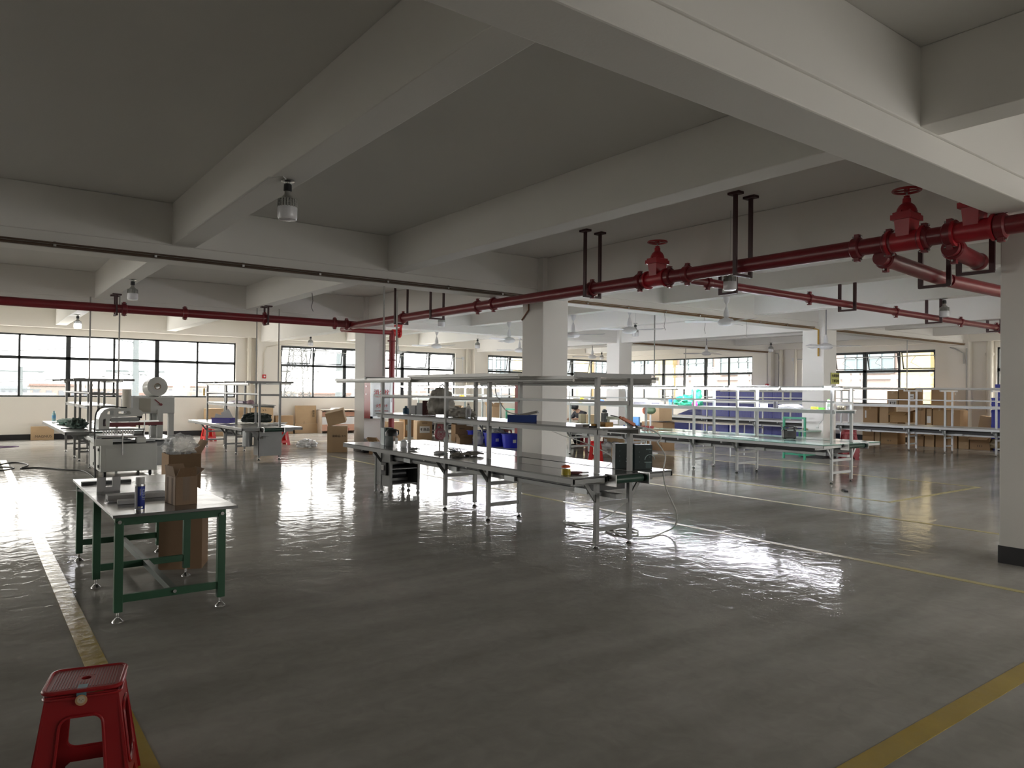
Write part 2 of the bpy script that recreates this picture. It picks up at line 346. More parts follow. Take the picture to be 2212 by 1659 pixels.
# ================================================================ fire main pipes
def pipe(label, p, q, r, coups=(), elbow=None, rc=1.28, flange_end=False, group=None):
    p, q = V(p), V(q); d = (q-p).normalized()
    root = thing('fire_pipe', label, 'pipe', p, group=group)
    m = MB().cyl((0, 0, 0), q-p, r, n=28)
    m.build('pipe_run', pipe_red, root)
    u = V((0, 0, 1)); s = d.cross(u).normalized()
    for c in coups:
        o = d*c; g = MB()
        g.cyl(o-d*.035, o+d*.035, r*rc, n=28).cyl(o-d*.05, o-d*.035, r*1.1, r*rc, n=28).cyl(o+d*.035, o+d*.05, r*rc, r*1.1, n=28)
        g.box(o+u*(r*1.42), (.05, .05, .045)).box(o-u*(r*1.42), (.05, .05, .045))
        cc = g.build('coupling', pipe_red, root)
        for sg in (1, -1): MB().cyl(o+u*(sg*r*1.42)-d*.05, o+u*(sg*r*1.42)+d*.05, .011, n=8).build('coupling_bolt', chrome, cc)
    return root
PX, PZ, PR = 7.45, 3.185, .085
yc = lambda *ys: [16.45-y for y in ys]
pipe('main red fire pipe with three valves, crossing the room from back left to right edge', (PX, 16.45, PZ), (PX, -3.5, PZ), PR, yc(13.9, 11.05, 10.55, 8.0, 7.03, 6.5, 6.2, 3.95, 3.62, 3.28, 3.05, 2.62))
pipe('red fire pipe running left below the beams in front of the long window wall', (PX+.1, 16.5, PZ+.03), (XL, 16.5, PZ+.03), .085, [.25, .55, 1.62+.6, 3.9, 5.05, 7.6, 10])
riser_m = M('riser_red_paint', (.23, .016, .022), .4, var=.1, scale=5)
jp = thing('fire_pipe', 'short red fire pipe dropping from the junction to a riser by the fire cabinet', 'pipe', (7.55, 17.2, 3.14))
MB().cyl((-.05, -.6, 0), (-.05, 0, 0), .06, n=20).cyl((0, 0, 0), (1.42, 0, 0), .06, n=20).build('pipe_run', riser_m, jp)
MB().cyl((1.35, 0, .05), (1.35, 0, -3.13), .075, n=24).build('riser', riser_m, jp)
for z in (-.22, -.72, -2.95): MB().lathe([(.075, -.02), (.125, -.012), (.125, .012), (.075, .02)], (1.35, 0, z)).build('riser_collar', riser_m, jp)
g = MB().cyl((1.35, 0, .0), (1.55, 0, .0), .09, n=18).cyl((1.5, -.12, .0), (1.53, -.12, 0), .02)
g.lathe([(.13, -.02), (.13, .02)], (1.55, 0, 0), R=Matrix.Rotation(pi/2, 3, 'Y'), n=20); g.bar((1.58, 0, .02), (1.62, 0, .26), .05, .05); g.box((1.5, 0, .22), (.14, .12, .12))
g.build('butterfly_valve', M('bright_red_enamel', (.55, .02, .02), .35), jp)
pipe('thin red branch pipe running right from beside the first valve under the far beams', (PX+.02, 6.37, 3.16), (18.2, 6.37, 3.14), .058, [.6, 3.1, 5.9, 8.6, 10.4])
b2 = pipe('short fat red pipe stub elbowing right under the second valve', (PX+.02, 3.72, 3.06), (8.95, 3.72, 2.98), .08, [.12])
MB().blob((1.47, 0, -.08), .09, .09, .09, 0, flat=False).build('elbow_cap', pipe_red, b2)
b3 = pipe('short fat red pipe stub elbowing right under the third valve', (PX+.02, 3.06, 3.06), (8.12, 3.06, 3.0), .08, [.1])
MB().blob((.65, 0, -.06), .09, .09, .09, 0, flat=False).build('elbow_cap', pipe_red, b3)
pipe('red fire pipe passing behind the dark right-hand pillar below the beams', (9.05, 3.72, 2.98), (15.5, 3.72, 3.02), .075, [])
# ---- gate valves on the main
def valve(y, label, wheel=True):
    v = thing('gate_valve', label, 'valve', (PX, y, PZ), group=None)
    g = MB().cyl((0, -.15, 0), (0, .15, 0), .098, n=24)
    for s in (-1, 1): g.cyl((0, s*.15, 0), (0, s*.175, 0), .125, n=24)
    g.add([(a*.085*k1, b*.06*k1, z) for z, k1 in ((.0, 1.), (.21, 1.25)) for a, b in ((-1, -1), (1, -1), (1, 1), (-1, 1))], [(0, 1, 5, 4), (1, 2, 6, 5), (2, 3, 7, 6), (3, 0, 4, 7), (4, 5, 6, 7)])
    g.build('valve_body', valve_red, v)
    g = MB().box((0, 0, .225), (.26, .20, .05)).box((0, 0, .262), (.23, .17, .025)).lathe([(.095, .27), (.09, .31), (.07, .35), (.04, .375), (.038, .42), (.028, .425), (.028, .445)], n=20)
    for a in range(6): g.box((.10*cos(a), .0+.08*sin(a), .285), (.02, .02, .02))
    g.build('bonnet', valve_red, v)
    MB().cyl((0, 0, .44), (0, 0, .515), .012, n=10).build('stem', chrome, v)
    g = MB().tube([(.125*cos(2*pi*i/28), .125*sin(2*pi*i/28), .50) for i in range(28)], .0125, 8, closed=True).cyl((0, 0, .485), (0, 0, .52), .025)
    for a in range(4): g.bar((0, 0, .5), (.12*cos(a*pi/2+.4), .12*sin(a*pi/2+.4), .5), .018, .012)
    g.build('handwheel', M('handwheel_red', (.30, .01, .015), .35), v)
    return v
valve(6.72, 'red gate valve on the main pipe, the one farthest to the left')
valve(3.45, 'red gate valve with its whole handwheel in view, near the dark right pillar')
v3 = valve(2.84, 'red gate valve half hidden by the big ceiling beam at the right'); 
# ---- trapeze hangers
def hanger(x, y, w, zt, zb, along, label, plate_=True):
    h = thing('pipe_hanger', label, 'pipe hanger', (x, y, zt), group='dark red steel pipe hangers under the ceiling')
    d = V((1, 0, 0)) if along == 'X' else V((0, 1, 0))
    for s in (-1, 1):
        o = d*(s*w/2)
        MB().bar(o, o+V((0, 0, zb-zt)), .028, .05).build('hanger_post', red_dark, h)
        if plate_: MB().box(o+V((0, 0, -.015)), (.10, .16, .03) if along == 'X' else (.16, .10, .03)).build('ceiling_plate', red_dark, h)
    MB().bar(-d*(w/2+.02)+V((0, 0, zb-zt)), d*(w/2+.02)+V((0, 0, zb-zt)), .04, .03).build('cross_bar', red_dark, h)
for y, zt, w_ in ((8.0, 4.05, 'left of the first valve'), (5.36, 4.05, 'between the first and second valve'), (12.5, 4.05, 'between the centre pillar and the far corner'), (14.0, 4.05, 'nearest to the far left end of the pipe')):
    hanger(PX, y, .30, zt, PZ-.12, 'X', 'dark steel hanger on the main pipe, '+w_)
hanger(2.35, 16.5, .26, 3.5, PZ-.10, 'Y', 'dark red hanger holding the left-hand pipe beside a hanging bulb')
hanger(5.37, 16.5, .26, 3.5, PZ-.10, 'Y', 'dark red hanger holding the left-hand pipe nearer to the corner')
for x, zt, w_ in ((8.52, 3.3, 'nearest to the main pipe'), (11.7, 3.5, 'second from the main pipe'), (14.87, 3.5, 'second from the flanged end'), (17.75, 3.3, 'nearest to the flanged end')):
    hanger(x, 6.37, .26, zt, 3.05, 'Y', 'dark hanger holding the thin branch pipe, '+w_, False)
hanger(8.7, 3.72, .30, 3.3, 2.88, 'Y', 'dark frame hanger under the middle pipe stub', False)
hanger(8.05, 3.06, .30, 3.3, 2.88, 'Y', 'dark frame hanger under the pipe stub against the right pillar', False)
fl = thing('pipe_flange', 'red bolted flange closing the far end of the branch pipe', 'pipe flange', (18.2, 6.37, 3.14))
g = MB().cyl((0, 0, 0), (.05, 0, 0), .12, n=20); [g.cyl((-.02, .095*cos(a*pi/4), .095*sin(a*pi/4)), (.08, .095*cos(a*pi/4), .095*sin(a*pi/4)), .012, n=6) for a in range(8)]
g.build('flange_disc', pipe_red, fl)
# ================================================================ cable tracks and conduits on the beams
wood_y = M('brown_and_yellow_conduit', (.16, .085, .03), .5, var=.35, scale=2)
conduit = M('grey_conduit', (.38, .37, .35), .5, var=.1)
def run(label, pts, r, mat, n=8, name='conduit', cat='conduit', grp=None): return tag(MB().tube(pts, r, n).build(name, mat), label, cat, grp)
for y, x0, x1, w_ in ((10.26, XL, 8.1, 'dark cable conduit clipped along the middle beam to the centre pillar'), (10.26, 8.9, 17.2, 'brown cable conduit along the middle beam between centre pillar and far right pillar'), (10.26, 18.2, 26.2, 'brown conduit on the middle beam beyond the far right pillar'), (17.5, 18.2, 26.0, 'thin conduit on the far beam beyond the grey pillar')):
    c = thing('cable_conduit', w_, 'conduit', (x0, y-.02, ZB+.02))
    MB().tube([(0, 0, 0), (x1-x0, 0, 0)], .018, 8).tube([(0, -.03, .03), (x1-x0, -.03, .03)], .012, 8).build('conduit_run', wood_y if x0 > 8 else M('dark_bronze_conduit', (.10, .065, .045), .45, var=.3, scale=2), c)
    if x0 < 16:
        for i in range(int((x1-x0)/1.1)): MB().box((.5+i*1.1, 0, .02), (.03, .07, .06)).build('conduit_clip', chrome, c)
run('yellow-brown conduit dropping down the far right pillar face', [(17.2, 10.24, ZB+.02), (17.42, 10.24, ZB), (17.42, 10.24, 2.62)], .022, M('yellow_conduit', (.42, .24, .03), .4, var=.3))
run('thin brown bent conduit across the left face of the centre pillar', [(8.20, 10.5, 3.28), (8.20, 10.5, 3.13), (8.20, 10.70, 2.96)], .014, M('rusty_conduit', (.14, .05, .02), .5))
# suspension conduits feeding the benches
for x, y, zt, zb, w_ in ((5.31, 10.56, 3.5, 1.86, 'left of the pair feeding the middle bench'), (5.80, 11.05, 3.3, 1.86, 'right of the pair feeding the middle bench'), (5.35, 17.1, 3.5, 1.8, 'nearer of the pair over the left bench'), (5.80, 16.9, 3.5, 1.8, 'farther right of the pair over the left bench'),
                          (2.0, 17.3, 3.5, 1.8, 'left of the pair over the far left bench'), (2.45, 16.7, 3.5, 1.8, 'right of the pair over the far left bench'), (12.9, 11.7, 4.05, 1.82, 'dropping to the green-topped bench'), (22.65, 10.45, 4.05, 1.80, 'dropping to the back right bench'), (22.7, 18.95, 4.05, 1.80, 'before the right windows')):
    tag(MB().cyl((x, y, zb), (x, y, zt), .015, n=8).build('drop_conduit', conduit), 'thin white drop conduit from the ceiling, '+w_, 'conduit', 'drop conduits hanging from the ceiling')
# wall pipes
down = M('cream_pvc_pipe', (.66, .62, .53), .4)
def downpipe(x, y, label, r=.055, zb=0.):
    c = thing('drain_pipe', label, 'pipe', (x, y, 0)); MB().cyl((0, 0, zb), (0, 0, 3.42), r, n=16).build('pipe_run', down, c)
    for z in (1.1, 2.95): MB().cyl((0, 0, z), (0, 0, z+.09), r*1.22, n=16).build('pipe_socket', down, c)
downpipe(7.98, YW-.12, 'cream drain pipe beside the left-hand long window', .075)
downpipe(17.2, YW-.12, 'cream drain pipe behind the fans on the far wall', .06)
downpipe(XW-.12, 17.05, 'white drain pipe on the right wall left of the far pillar', .07)
downpipe(XW-.12, 16.42, 'slim white drain pipe beside the dark window edge on the right wall', .05)
downpipe(XW-.12, 9.55, 'white drain pipe on the right wall by the stacked blue tubs', .10)
run('thin grey conduit running down the right wall near the leaning box', [(XW-.33, 10.15, 3.2), (XW-.33, 10.15, .3)], .02, conduit)
run('grey conduit climbing the right wall with a round junction box', [(XW-.34, 10.65, 3.25), (XW-.34, 10.5, 3.2), (XW-.35, 10.24, 3.05), (XW-.35, 10.22, 2.7)], .022, conduit)
run('thin conduit along the left wall looping down to a red alarm box', [(9.9, YW-.32, 3.32), (8.85, YW-.34, 3.2), (8.5, YW-.33, 3.12), (8.42, YW-.33, 2.9), (8.42, YW-.33, 2.1)], .016, down)
def alarm(loc, rz, label, lab='X'):
    a = thing('fire_alarm_box', label, 'alarm', loc, rz); MB().box((0, -.03, 0), (.12, .06, .14)).build('alarm_case', M('alarm_red', (.5, .02, .02), .4), a, bevel=.01); MB().cyl((0, -.06, 0), (0, -.07, 0), .03).build('alarm_button', white_p, a)
alarm((8.44, YW-.30, 2.06), 0, 'small red alarm box on the pilaster left of the second window')
alarm((XW-.30, 17.55, 1.98), -pi/2, 'small round red alarm on the right wall pilaster')
run('grey conduit down to the red alarm on the right wall', [(XW-.32, 17.56, 3.4), (XW-.32, 17.56, .4)], .014, conduit)
run('grey conduit with a curved top on the right wall', [(XW-.10, 17.36, 3.3), (XW-.05, 17.24, 3.28), (XW-.05, 17.2, 3.15), (XW-.05, 17.2, .4)], .016, conduit)
# ================================================================ ceiling fans
fan_w = M('white_enamel_fan', (.68, .68, .70), .35)
def fan(loc, ztop, rot, label):
    x, y, z = loc; f = thing('ceiling_fan', label, 'ceiling fan', (x, y, ztop), rot, 'white ceiling fans')
    h = z-ztop
    MB().lathe([(.02, h+.30), (.05, h+.20), (.055, h+.12), (.035, h+.10)], n=16).lathe([(.02, -.14), (.05, -.08), (.065, 0)], n=16).build('canopy', fan_w, f)
    MB().cyl((0, 0, h+.1), (0, 0, -.05), .013, n=10).build('rod', M('fan_rod_grey', (.22, .22, .23), .4) if ztop > 3.6 else fan_w, f)
    MB().lathe([(.03, h+.10), (.12, h+.07), (.16, h+.03), (.165, h), (.13, h-.04), (.07, h-.055), (.001, h-.06)], n=28).build('motor_housing', fan_w, f)
    for k_ in range(3):
        a = k_*2*pi/3; R = Matrix.Rotation(a, 3, 'Z'); b_ = MB(); pts = [(.12, -.025), (.24, -.03), (.34, -.07), (.76, -.075), (.78, -.05), (.78, .06), (.32, .06), (.22, .03), (.12, .025)]
        b_.plate([p for p in pts], [], lambda u, v, w: R@V((u, v, h+.02+v*.22+w)), .006)
        b_.build('blade', fan_w, f)
for i, (x, y, zt, r_, w_) in enumerate(((11.66, 8.75, 3.5, .3, 'nearest, just right of the bulb under the pipe'), (11.7, 11.35, 3.5, 0.9, 'in front of the grey pillar, with a bulb behind it'), (19.6, 21.0, 4.05, .2, 'on a long rod left of the grey pillar'), (11.68, 13.2, 3.5, 1.1, 'half hidden behind the centre pillar at its right'),
        (20.5, 16.2, 4.05, .0, 'on a long rod in front of the right windows'), (16.6, 9.56, 4.05, 1.05, 'on a long rod in front of the far right pillar'), (11.68, 19.6, 3.5, .75, 'farthest left in full view'), (11.68, 15.8, 3.5, 1.3, 'left of the centre pillar, near the ceiling'), (12.6, 23.9, 4.05, .5, 'low behind the red riser pipe'), (14.86, 19.5, 3.5, .2, 'cut off by the left edge of the centre pillar'))):
    fan((x, y, 2.79 if x == 16.6 else 3.0), zt, r_, 'white three-blade ceiling fan, '+w_)
# ================================================================ big LED bulbs
bulb_off = M('frosted_bulb_cover', (.68, .68, .71), .25, var=.02); bulb_on = M('lit_bulb_cover', (.9, .9, .95), .3, emit=(.93, .93, 1.), es=2.5)
heat = M('bulb_heat_sink', (.34, .34, .32), .45, .4)
def lamp(x, y, z, label, on=False, ex=True):
    l = thing('hanging_bulb', label, 'light bulb', (x, y, z), group='large bulbs hanging under the beams')
    zt = 3.5 if any(a-.02 < x < a+.31 for a in (-4.0, 2.10, 5.22, 11.55, 14.72, 20.9, 23.9)) else 3.3 if any(a < x < b_ for a, b_ in ((8.32, 8.72), (17.56, 17.96))) else 4.05
    MB().lathe([(.055, 0), (.06, -.012), (.02, -.02), (.018, -.05)], n=16).build('ceiling_rose', chrome, l)
    if zt > z+.02: MB().cyl((0, 0, -.01), (0, 0, zt-z), .006, n=6).build('suspension_cord', cable_w, l)
    MB().lathe([(.02, -.03), (.034, -.04), (.036, -.095), (.03, -.10)], n=14).build('socket', black_p, l)
    g = MB().lathe([(.026, -.095), (.03, -.13), (.055, -.16), (.078, -.175)], n=24)
    for a in range(20): g.bar((.078*cos(a*pi/10), .078*sin(a*pi/10), -.172), (.082*cos(a*pi/10), .082*sin(a*pi/10), -.245), .010, .006)
    for z_ in (-.19, -.21, -.23): g.tube([(.08*cos(a*pi/12), .08*sin(a*pi/12), z_) for a in range(24)], .003, 4, closed=True)
    g.lathe([(.06, -.175), (.064, -.24)], n=16); g.build('heat_sink', heat, l)
    MB().lathe([(.083, -.24), (.086, -.25), (.086, -.335), (.076, -.352), (.04, -.358), (.001, -.36)], n=24).build('bulb_cover', bulb_on if on else bulb_off, l)
    if ex:   # its supply cable clipped along the beam edge
        MB().tube([(0, 0, -.01), (-.08, -.10, .005), (-.155, .04, .006), (-.158, 3.0, .006)], .010, 6).build('supply_cable', cable_w, l)
    return l
for x, y, z, on, w_ in ((2.25, 6.38, ZS, 0, 'the largest, nearest to the camera'), (2.25, 14.0, ZS, 0, 'above the red pipe at the left'), (2.25, 21.9, ZS, 1, 'the only one that is lit'), (9.6, 24.7, ZS, 0, 'in front of the second window'), (8.95, 14.8, ZS, 0, 'just below the main pipe left of the centre pillar'),
        (14.5, 21.5, ZS, 0, 'low between two fans left of the centre pillar'), (23.55, 24.6, ZS, 0, 'farthest, right beside the long-rod fan'), (8.0, 5.95, 3.356, 0, 'just under the main pipe right of the first valve'), (23.1, 15.4, ZS, 0, 'above the right wall conduits'), (14.87, 6.18, ZS, 0, 'in front of the branch pipe at the right'), (14.35, 13.7, ZS, 0, 'behind the fan near the grey pillar')):
    lamp(x, y, z, 'large white LED bulb, '+w_, bool(on), ex=(x < 3 and y < 22))
# ================================================================ assembly line benches
green_top = M('green_laminate_top', (.25, .42, .36), .14, var=.06, scale=3, bump=.01, bscale=20, spec=.4)
dull_top = M('pale_grey_laminate_top', (.40, .41, .40), .2, var=.08, scale=3, spec=.3)
belt_g = M('dark_green_belt', (.015, .05, .035), .35); belt_w = M('grey_line_belt', (.17, .172, .17), .14, var=.1, spec=.3)
tube_on = M('lit_tube', (.95, .95, 1), .3, emit=(.93, .93, 1.), es=7.)
tube_off = M('unlit_tube', (.62, .62, .60), .3)
def bench(label, ox, hw, tw, yl, y0, y1, zt, zu, frame_m, top_m, shelf=None, fixtures=(), cab=None, rail=True, dense=True, dz=.52, group=None, belt_m=None):
    """ox: centre line; hw: half distance of the legs; tw: width of each table top; yl: frame positions"""
    B = thing('assembly_bench', label, 'assembly bench', (ox, y0, 0), group=group); Y = lambda y: y-y0; L1 = y1-y0
    g = .03; T = .035
    for s in (-1, 1):
        m = MB().box((s*(hw+.02+tw/2), L1/2, zt-.012), (tw, L1, .024)); m.build('tabletop', top_m, B, bevel=.003)
        MB().box((s*(hw+.02+tw-.012), L1/2, zt-.04), (.025, L1, .05)).box((s*(hw+.02+.02), L1/2, zt-.04), (.03, L1, .05)).box((s*(hw+.02+tw/2), .012, zt-.04), (tw, .024, .05)).build('edge_rail', frame_m, B)
    MB().box((0, L1/2, zt-.010), (2*hw-.03, L1-.04, .014)).build('conveyor_belt', belt_m or top_m, B)
    MB().box((0, L1/2, zt-.14), (2*hw-.10, L1-.4, .10)).build('belt_return', black_p, B)
    r = MB().cyl((-hw+.03, -.02, zt-.05), (hw-.03, -.02, zt-.05), .042, n=20).build('end_roller', belt_g, B)
    MB().box((-hw+.0, -.03, zt-.05), (.012, .16, .12)).box((hw-.0, -.03, zt-.05), (.012, .16, .12)).cyl((-hw-.02, -.02, zt-.05), (hw+.02, -.02, zt-.05), .012).build('roller_bracket', chrome, r)
    for yy in yl:
        y = Y(yy)
        for s in (-1, 1):
            lg = MB().box((s*hw, y, (zt-.07+.055)/2), (.045, .045, zt-.07-.055)).build('leg', frame_m, B)
            MB().cyl((s*hw, y, .02), (s*hw, y, .06), .010, n=8).lathe([(.030, 0), (.032, .008), (.014, .028)], (s*hw, y, 0), n=16).build('foot', chrome, lg)
            MB().bar((s*hw, y, zt-.30), (s*(hw+.16), y, zt-.10), .02, .04).build('brace', frame_m, B)
            MB().box((s*hw, y-.0, (zt+zu)/2), (.045, .045, zu-zt)).build('upright', frame_m, B)
        MB().box((0, y, .20), (2*hw, .025, .045)).build('low_stretcher', frame_m, B)
        MB().box((0, y, zt-.32), (2*hw, .025, .045)).build('middle_stretcher', frame_m, B)
        MB().box((0, y, zt-.09), (2*(hw+tw)-.25, .04, .04)).build('top_bearer', frame_m, B)
        MB().box((0, y, zu+.022), (2*hw+.62, .045, .045)).build('head_bar', frame_m, B)
        MB().box((0, y, zu-.27), (2*hw, .03, .045)).build('upper_crossbar', frame_m, B)
    if rail:
        d = MB().box((-hw+.10, L1/2-.0, zt-.22), (.09, L1+.1, .045)).build('cable_duct', frame_m, B)
        for k_ in range(int(L1/1.3)):
            MB().box((-hw+.04, .45+k_*1.3, zt-.215), (.04, .20, .06)).build('socket_box', grey_lt, d)
    if shelf:
        a, b_, zs = shelf
        MB().box((0, (Y(a)+Y(b_))/2, zs-.010), (2*hw+.10, b_-a, .02)).build('shelf', top_m if top_m is not green_top else grey_lt, B)
        MB().box((-hw-.0, (Y(a)+Y(b_))/2, zs-.045), (.03, b_-a, .05)).box((hw+.0, (Y(a)+Y(b_))/2, zs-.045), (.03, b_-a, .05)).build('shelf_rail', frame_m, B)
    MB().box((-hw-.03, L1/2, zu-.25), (.025, L1-.3, .03)).build('tool_rail', frame_m, B)
    for (x, z, a, b_, on) in fixtures:
        f = MB().box((x, (Y(a)+Y(b_))/2, z), (.05, b_-a, .035)).build('light_fixture', tube_off if not on else white_p, B)
        MB().cyl((x, Y(a)+.03, z-.032), (x, Y(b_)-.03, z-.032), .016, n=10).build('light_tube', tube_on if on else tube_off, f)
        if on: pass
    if cab:
        a, b_, kind = cab; ya, yb = Y(a), Y(b_)
        c = MB()
        if kind == 'open':
            c.box((-hw, (ya+yb)/2, .38), (.02, yb-ya, .52)).box((hw, (ya+yb)/2, .38), (.02, yb-ya, .52)).box((0, (ya+yb)/2, .40), (2*hw, yb-ya, .015)).box((0, yb, .40), (2*hw, .015, .52)).box((0, (ya+yb)/2, .16), (2*hw, yb-ya, .015))
            co = c.build('drive_cabinet', alu_grey, B)
            MB().cyl((-hw+.08, (ya+yb)/2, .30), (hw-.12, (ya+yb)/2, .30), .075, n=20).box((.05, (ya+yb)/2, .56), (.25, .2, .12)).build('motor', black_p, co)
            MB().box((-hw-.03, ya+.14, .40), (.05, .16, .20)).build('switch_box', black_p, co); MB().box((-hw-.06, ya+.14, .42), (.02, .08, .08)).build('switch', chrome, co)
            for x in (-hw, hw):
                for y in (ya, yb): MB().box((x, y, .36), (.04, .04, .62)).lathe([(.03, 0), (.03, .01), (.012, .05)], (x, y, 0)).build('cabinet_leg', frame_m, co)
        else:
            co = MB().box((0, ya-.005, .40), (2*hw+.04, .015, .60)).box((0, yb, .40), (2*hw, .015, .60)).box((-hw, (ya+yb)/2, .40), (.015, yb-ya, .6)).box((hw, (ya+yb)/2, .40), (.015, yb-ya, .6)).build('drive_cabinet', alu_grey, B)
            MB().cyl((-hw-.14, (ya+yb)/2+.25, .30), (-hw-.14, (ya+yb)/2+.25, .66), .11, n=20).build('round_bin', grey_lt, co)
    return B
fx = [(-.52, 1.80, 9.1, 11.75, 0), (-.52, 1.84, 7.1, 9.2, 0), (-.42, 1.80, 5.75, 9.5, 0), (.05, 1.815, 5.9, 8.2, 0), (-.66, 1.83, 6.4, 8.5, 0), (.62, 1.80, 5.55, 8.2, 0), (.5, 1.77, 5.5, 8.9, 0)]
bench('long grey steel bench in the middle with unlit light fixtures over it and two tiers', 5.55, .245, .47, (5.60, 7.58, 8.62, 10.56), 5.42, 10.95, .79, 1.80, alu_grey, steel_top, (5.46, 10.7, 1.27), fx, (10.25, 10.75, 'open'), belt_m=belt_w)
bench('grey bench left of the hydrant pillar with a blue basket and dark bag on it', 5.57, .235, .44, (16.78, 18.55, 19.45, 21.3), 16.55, 21.45, .75, 1.76, alu_grey, dull_top, (17.2, 21.2, 1.25), [(-.5, 1.75, 16.7, 19.2, 0), (-.3, 1.75, 19, 21.5, 0), (.5, 1.78, 16.8, 19.6, 0)], (16.70, 17.15, 'shut'), dz=.4)
bench('grey bench at the far left behind the printing machine', 2.21, .235, .44, (16.78, 18.55, 19.45, 21.3), 16.55, 21.9, .75, 1.76, alu_grey, dull_top, (17.2, 21.2, 1.25), [(-.5, 1.75, 18.7, 21.9, 0), (.3, 1.78, 16.6, 19.6, 0)], None)
on = [(-.36, 1.78, 7.0+1.3*i, 7.0+1.3*i+1.27, 1) for i in range(13)]+[(.36, 1.80, 9.0+2.6*i, 9.0+2.6*i+1.27, 1) for i in range(5)]
bench('long green-topped bench on the right with lit white tubes over it', 13.1, .345, .65, (7.22, 9.28, 10.40, 12.45, 14.5, 16.55, 18.6, 20.65, 22.6), 7.0, 23.4, .75, 1.76, grey_lt, green_top, (7.15, 23.0, 1.36), on, None)
bench('long grey bench at the back right in front of the stacked cartons', 22.7, .235, .44, (8.0, 9.3, 10.3, 12.4, 14.5, 15.6, 17.7, 19.8), 4.6, 20.2, .75, 1.76, grey_lt, grey_lt, (4.7, 20.0, 1.36), [(-.1, 1.86, 7.9, 10.2, 0), (.2, 1.86, 10.6, 12.6, 0), (-.4, 1.75, 13, 17, 0)], None)
# ---- the near green work table with a steel sheet top
green_st = M('dark_green_painted_steel', (.018, .085, .040), .42, var=.12, scale=7)
sheet = M('scuffed_steel_sheet', (.27, .273, .276), .24, 1., var=.25, scale=4, bump=.08, bscale=8)
G = thing('work_table', 'green steel work table with a shiny metal sheet top, nearest at the left', 'work table', (.83, 5.68, 0))
lx, rx = .03, .72; ys = (.06, 1.14, 2.28)
for y in ys:
    for x in (lx, rx):
        lg = MB().box((x, y, .385), (.055, .055, .63)).build('leg', green_st, G, bevel=.003)
        MB().cyl((x, y, .02), (x, y, .07), .009, n=8).lathe([(.038, 0), (.036, .006), (.012, .03)], (x, y, 0), n=18).build('foot', chrome, lg)
    MB().box(((lx+rx)/2, y, .16 if y < 2 else .17), (rx-lx-.05, .03, .055)).build('low_rail', green_st, G, bevel=.002)
    MB().box(((lx+rx)/2, y, .705), (rx-lx+.055, .04, .06)).build('top_rail', green_st, G, bevel=.002)
    for x in (lx, rx): MB().cyl((x, y-.028, .70), (x, y-.034, .70), .013, n=12).build('bolt', chrome, G)
MB().cyl(((lx+rx)/2+.02, .03, .165), ((lx+rx)/2+.02, .04, .165), .013, n=12).build('bolt', chrome, G)
MB().box(((lx+rx)/2+.02, 1.17, .16), (.045, 2.2, .05)).build('long_stretcher', M('grey_green_stretcher', (.12, .15, .135), .35, .4), G)
MB().box((.02, 1.17, .72), (.03, 2.2, .03)).box((.74, 1.17, .72), (.03, 2.2, .03)).build('side_rail', green_st, G)
MB().box((.40, 1.18, .748), (.84, 2.40, .022)).build('tabletop', sheet, G, bevel=.002)
# ================================================================ stools
def ring(w, h, r, y0=0, n=5):
    pts = []
    for cx, cy, a0 in ((w/2-r, y0+h-r, 0), (-w/2+r, y0+h-r, 90), (-w/2+r, y0+r, 180), (w/2-r, y0+r, 270)):
        pts += [(cx+r*cos(rad(a0+90*i/n)), cy+r*sin(rad(a0+90*i/n))) for i in range(n+1)]
    return pts
def make_stool(label, loc, rz, mat, w=.27, d=.25, H=.47, group='red plastic stools', spread=.055, side=None):
    s = thing('plastic_stool', label, 'stool', loc, rz, group)
    g = MB()
    for k_, (ww, dd) in enumerate(((w, d), (d, w), (w, d), (d, w))):
        R = Matrix.Rotation(k_*pi/2, 3, 'Z'); hT, hB = ww/2-.01, ww/2+spread
        sl = H-.02
        outer = [(-hB+.0, 0), (-hB+.085, 0), (-hB+.098, .055), (-hB+.115, .07), (hB-.115, .07), (hB-.098, .055), (hB-.085, 0), (hB, 0), (hT, sl), (-hT, sl)]
        hole = [(x*(1+.25*(1-(y-.13)/.23)) , y) for x, y in ring(ww*.54, .24, .035, .13)]
        def T(u, v, q, R=R, dd=dd): return R@V((u, -(dd/2-.01+spread*(1-v/sl))+q, v))
        g.plate(outer, [hole[::-1]], T, .006)
        # raised lip round the opening and foot flares
        lip = [T(x*1.0, y, -.004) for x, y in hole]; g.tube(lip, .006, 6, closed=True)
    g.build('stool_body', mat, s)
    t = MB(); pts = [(x*1.0, y-d/2) for x, y in ring(w, d, .035, 0)]; inn = [(.018*cos(a*pi/8), .018*sin(a*pi/8)) for a in range(16)]
    t.plate(pts, [inn[::-1]], lambda u, v, q: V((u, v, H-.012+q)), .012)
    t.tube([(x*.985, y*.985, H-.004) for x, y in pts], .009, 8, closed=True)
    t.tube([(x*.985, y*.985, H-.03) for x, y in pts], .006, 6, closed=True)
    st = t.build('seat', mat, s)
    rb = MB()
    for i in range(22): 
        x = -w*.40+i*w*.80/21
        for y0_, y1_ in ((-d*.40, -.026 if abs(x) < .03 else 0), (.026 if abs(x) < .03 else 0, d*.40)): rb.b2(x-.0018, x+.0018, y0_, y1_, H-.001, H+.0016)
    rb.build('ribs', side or mat, st)
    return s
near = make_stool('big red plastic stool in the lower left corner, nearest to the camera', (.40, 3.39, 0), rad(-14), red_pl, group='red plastic stools', side=M('worn_seat_ribs', (.33, .12, .13), .35))
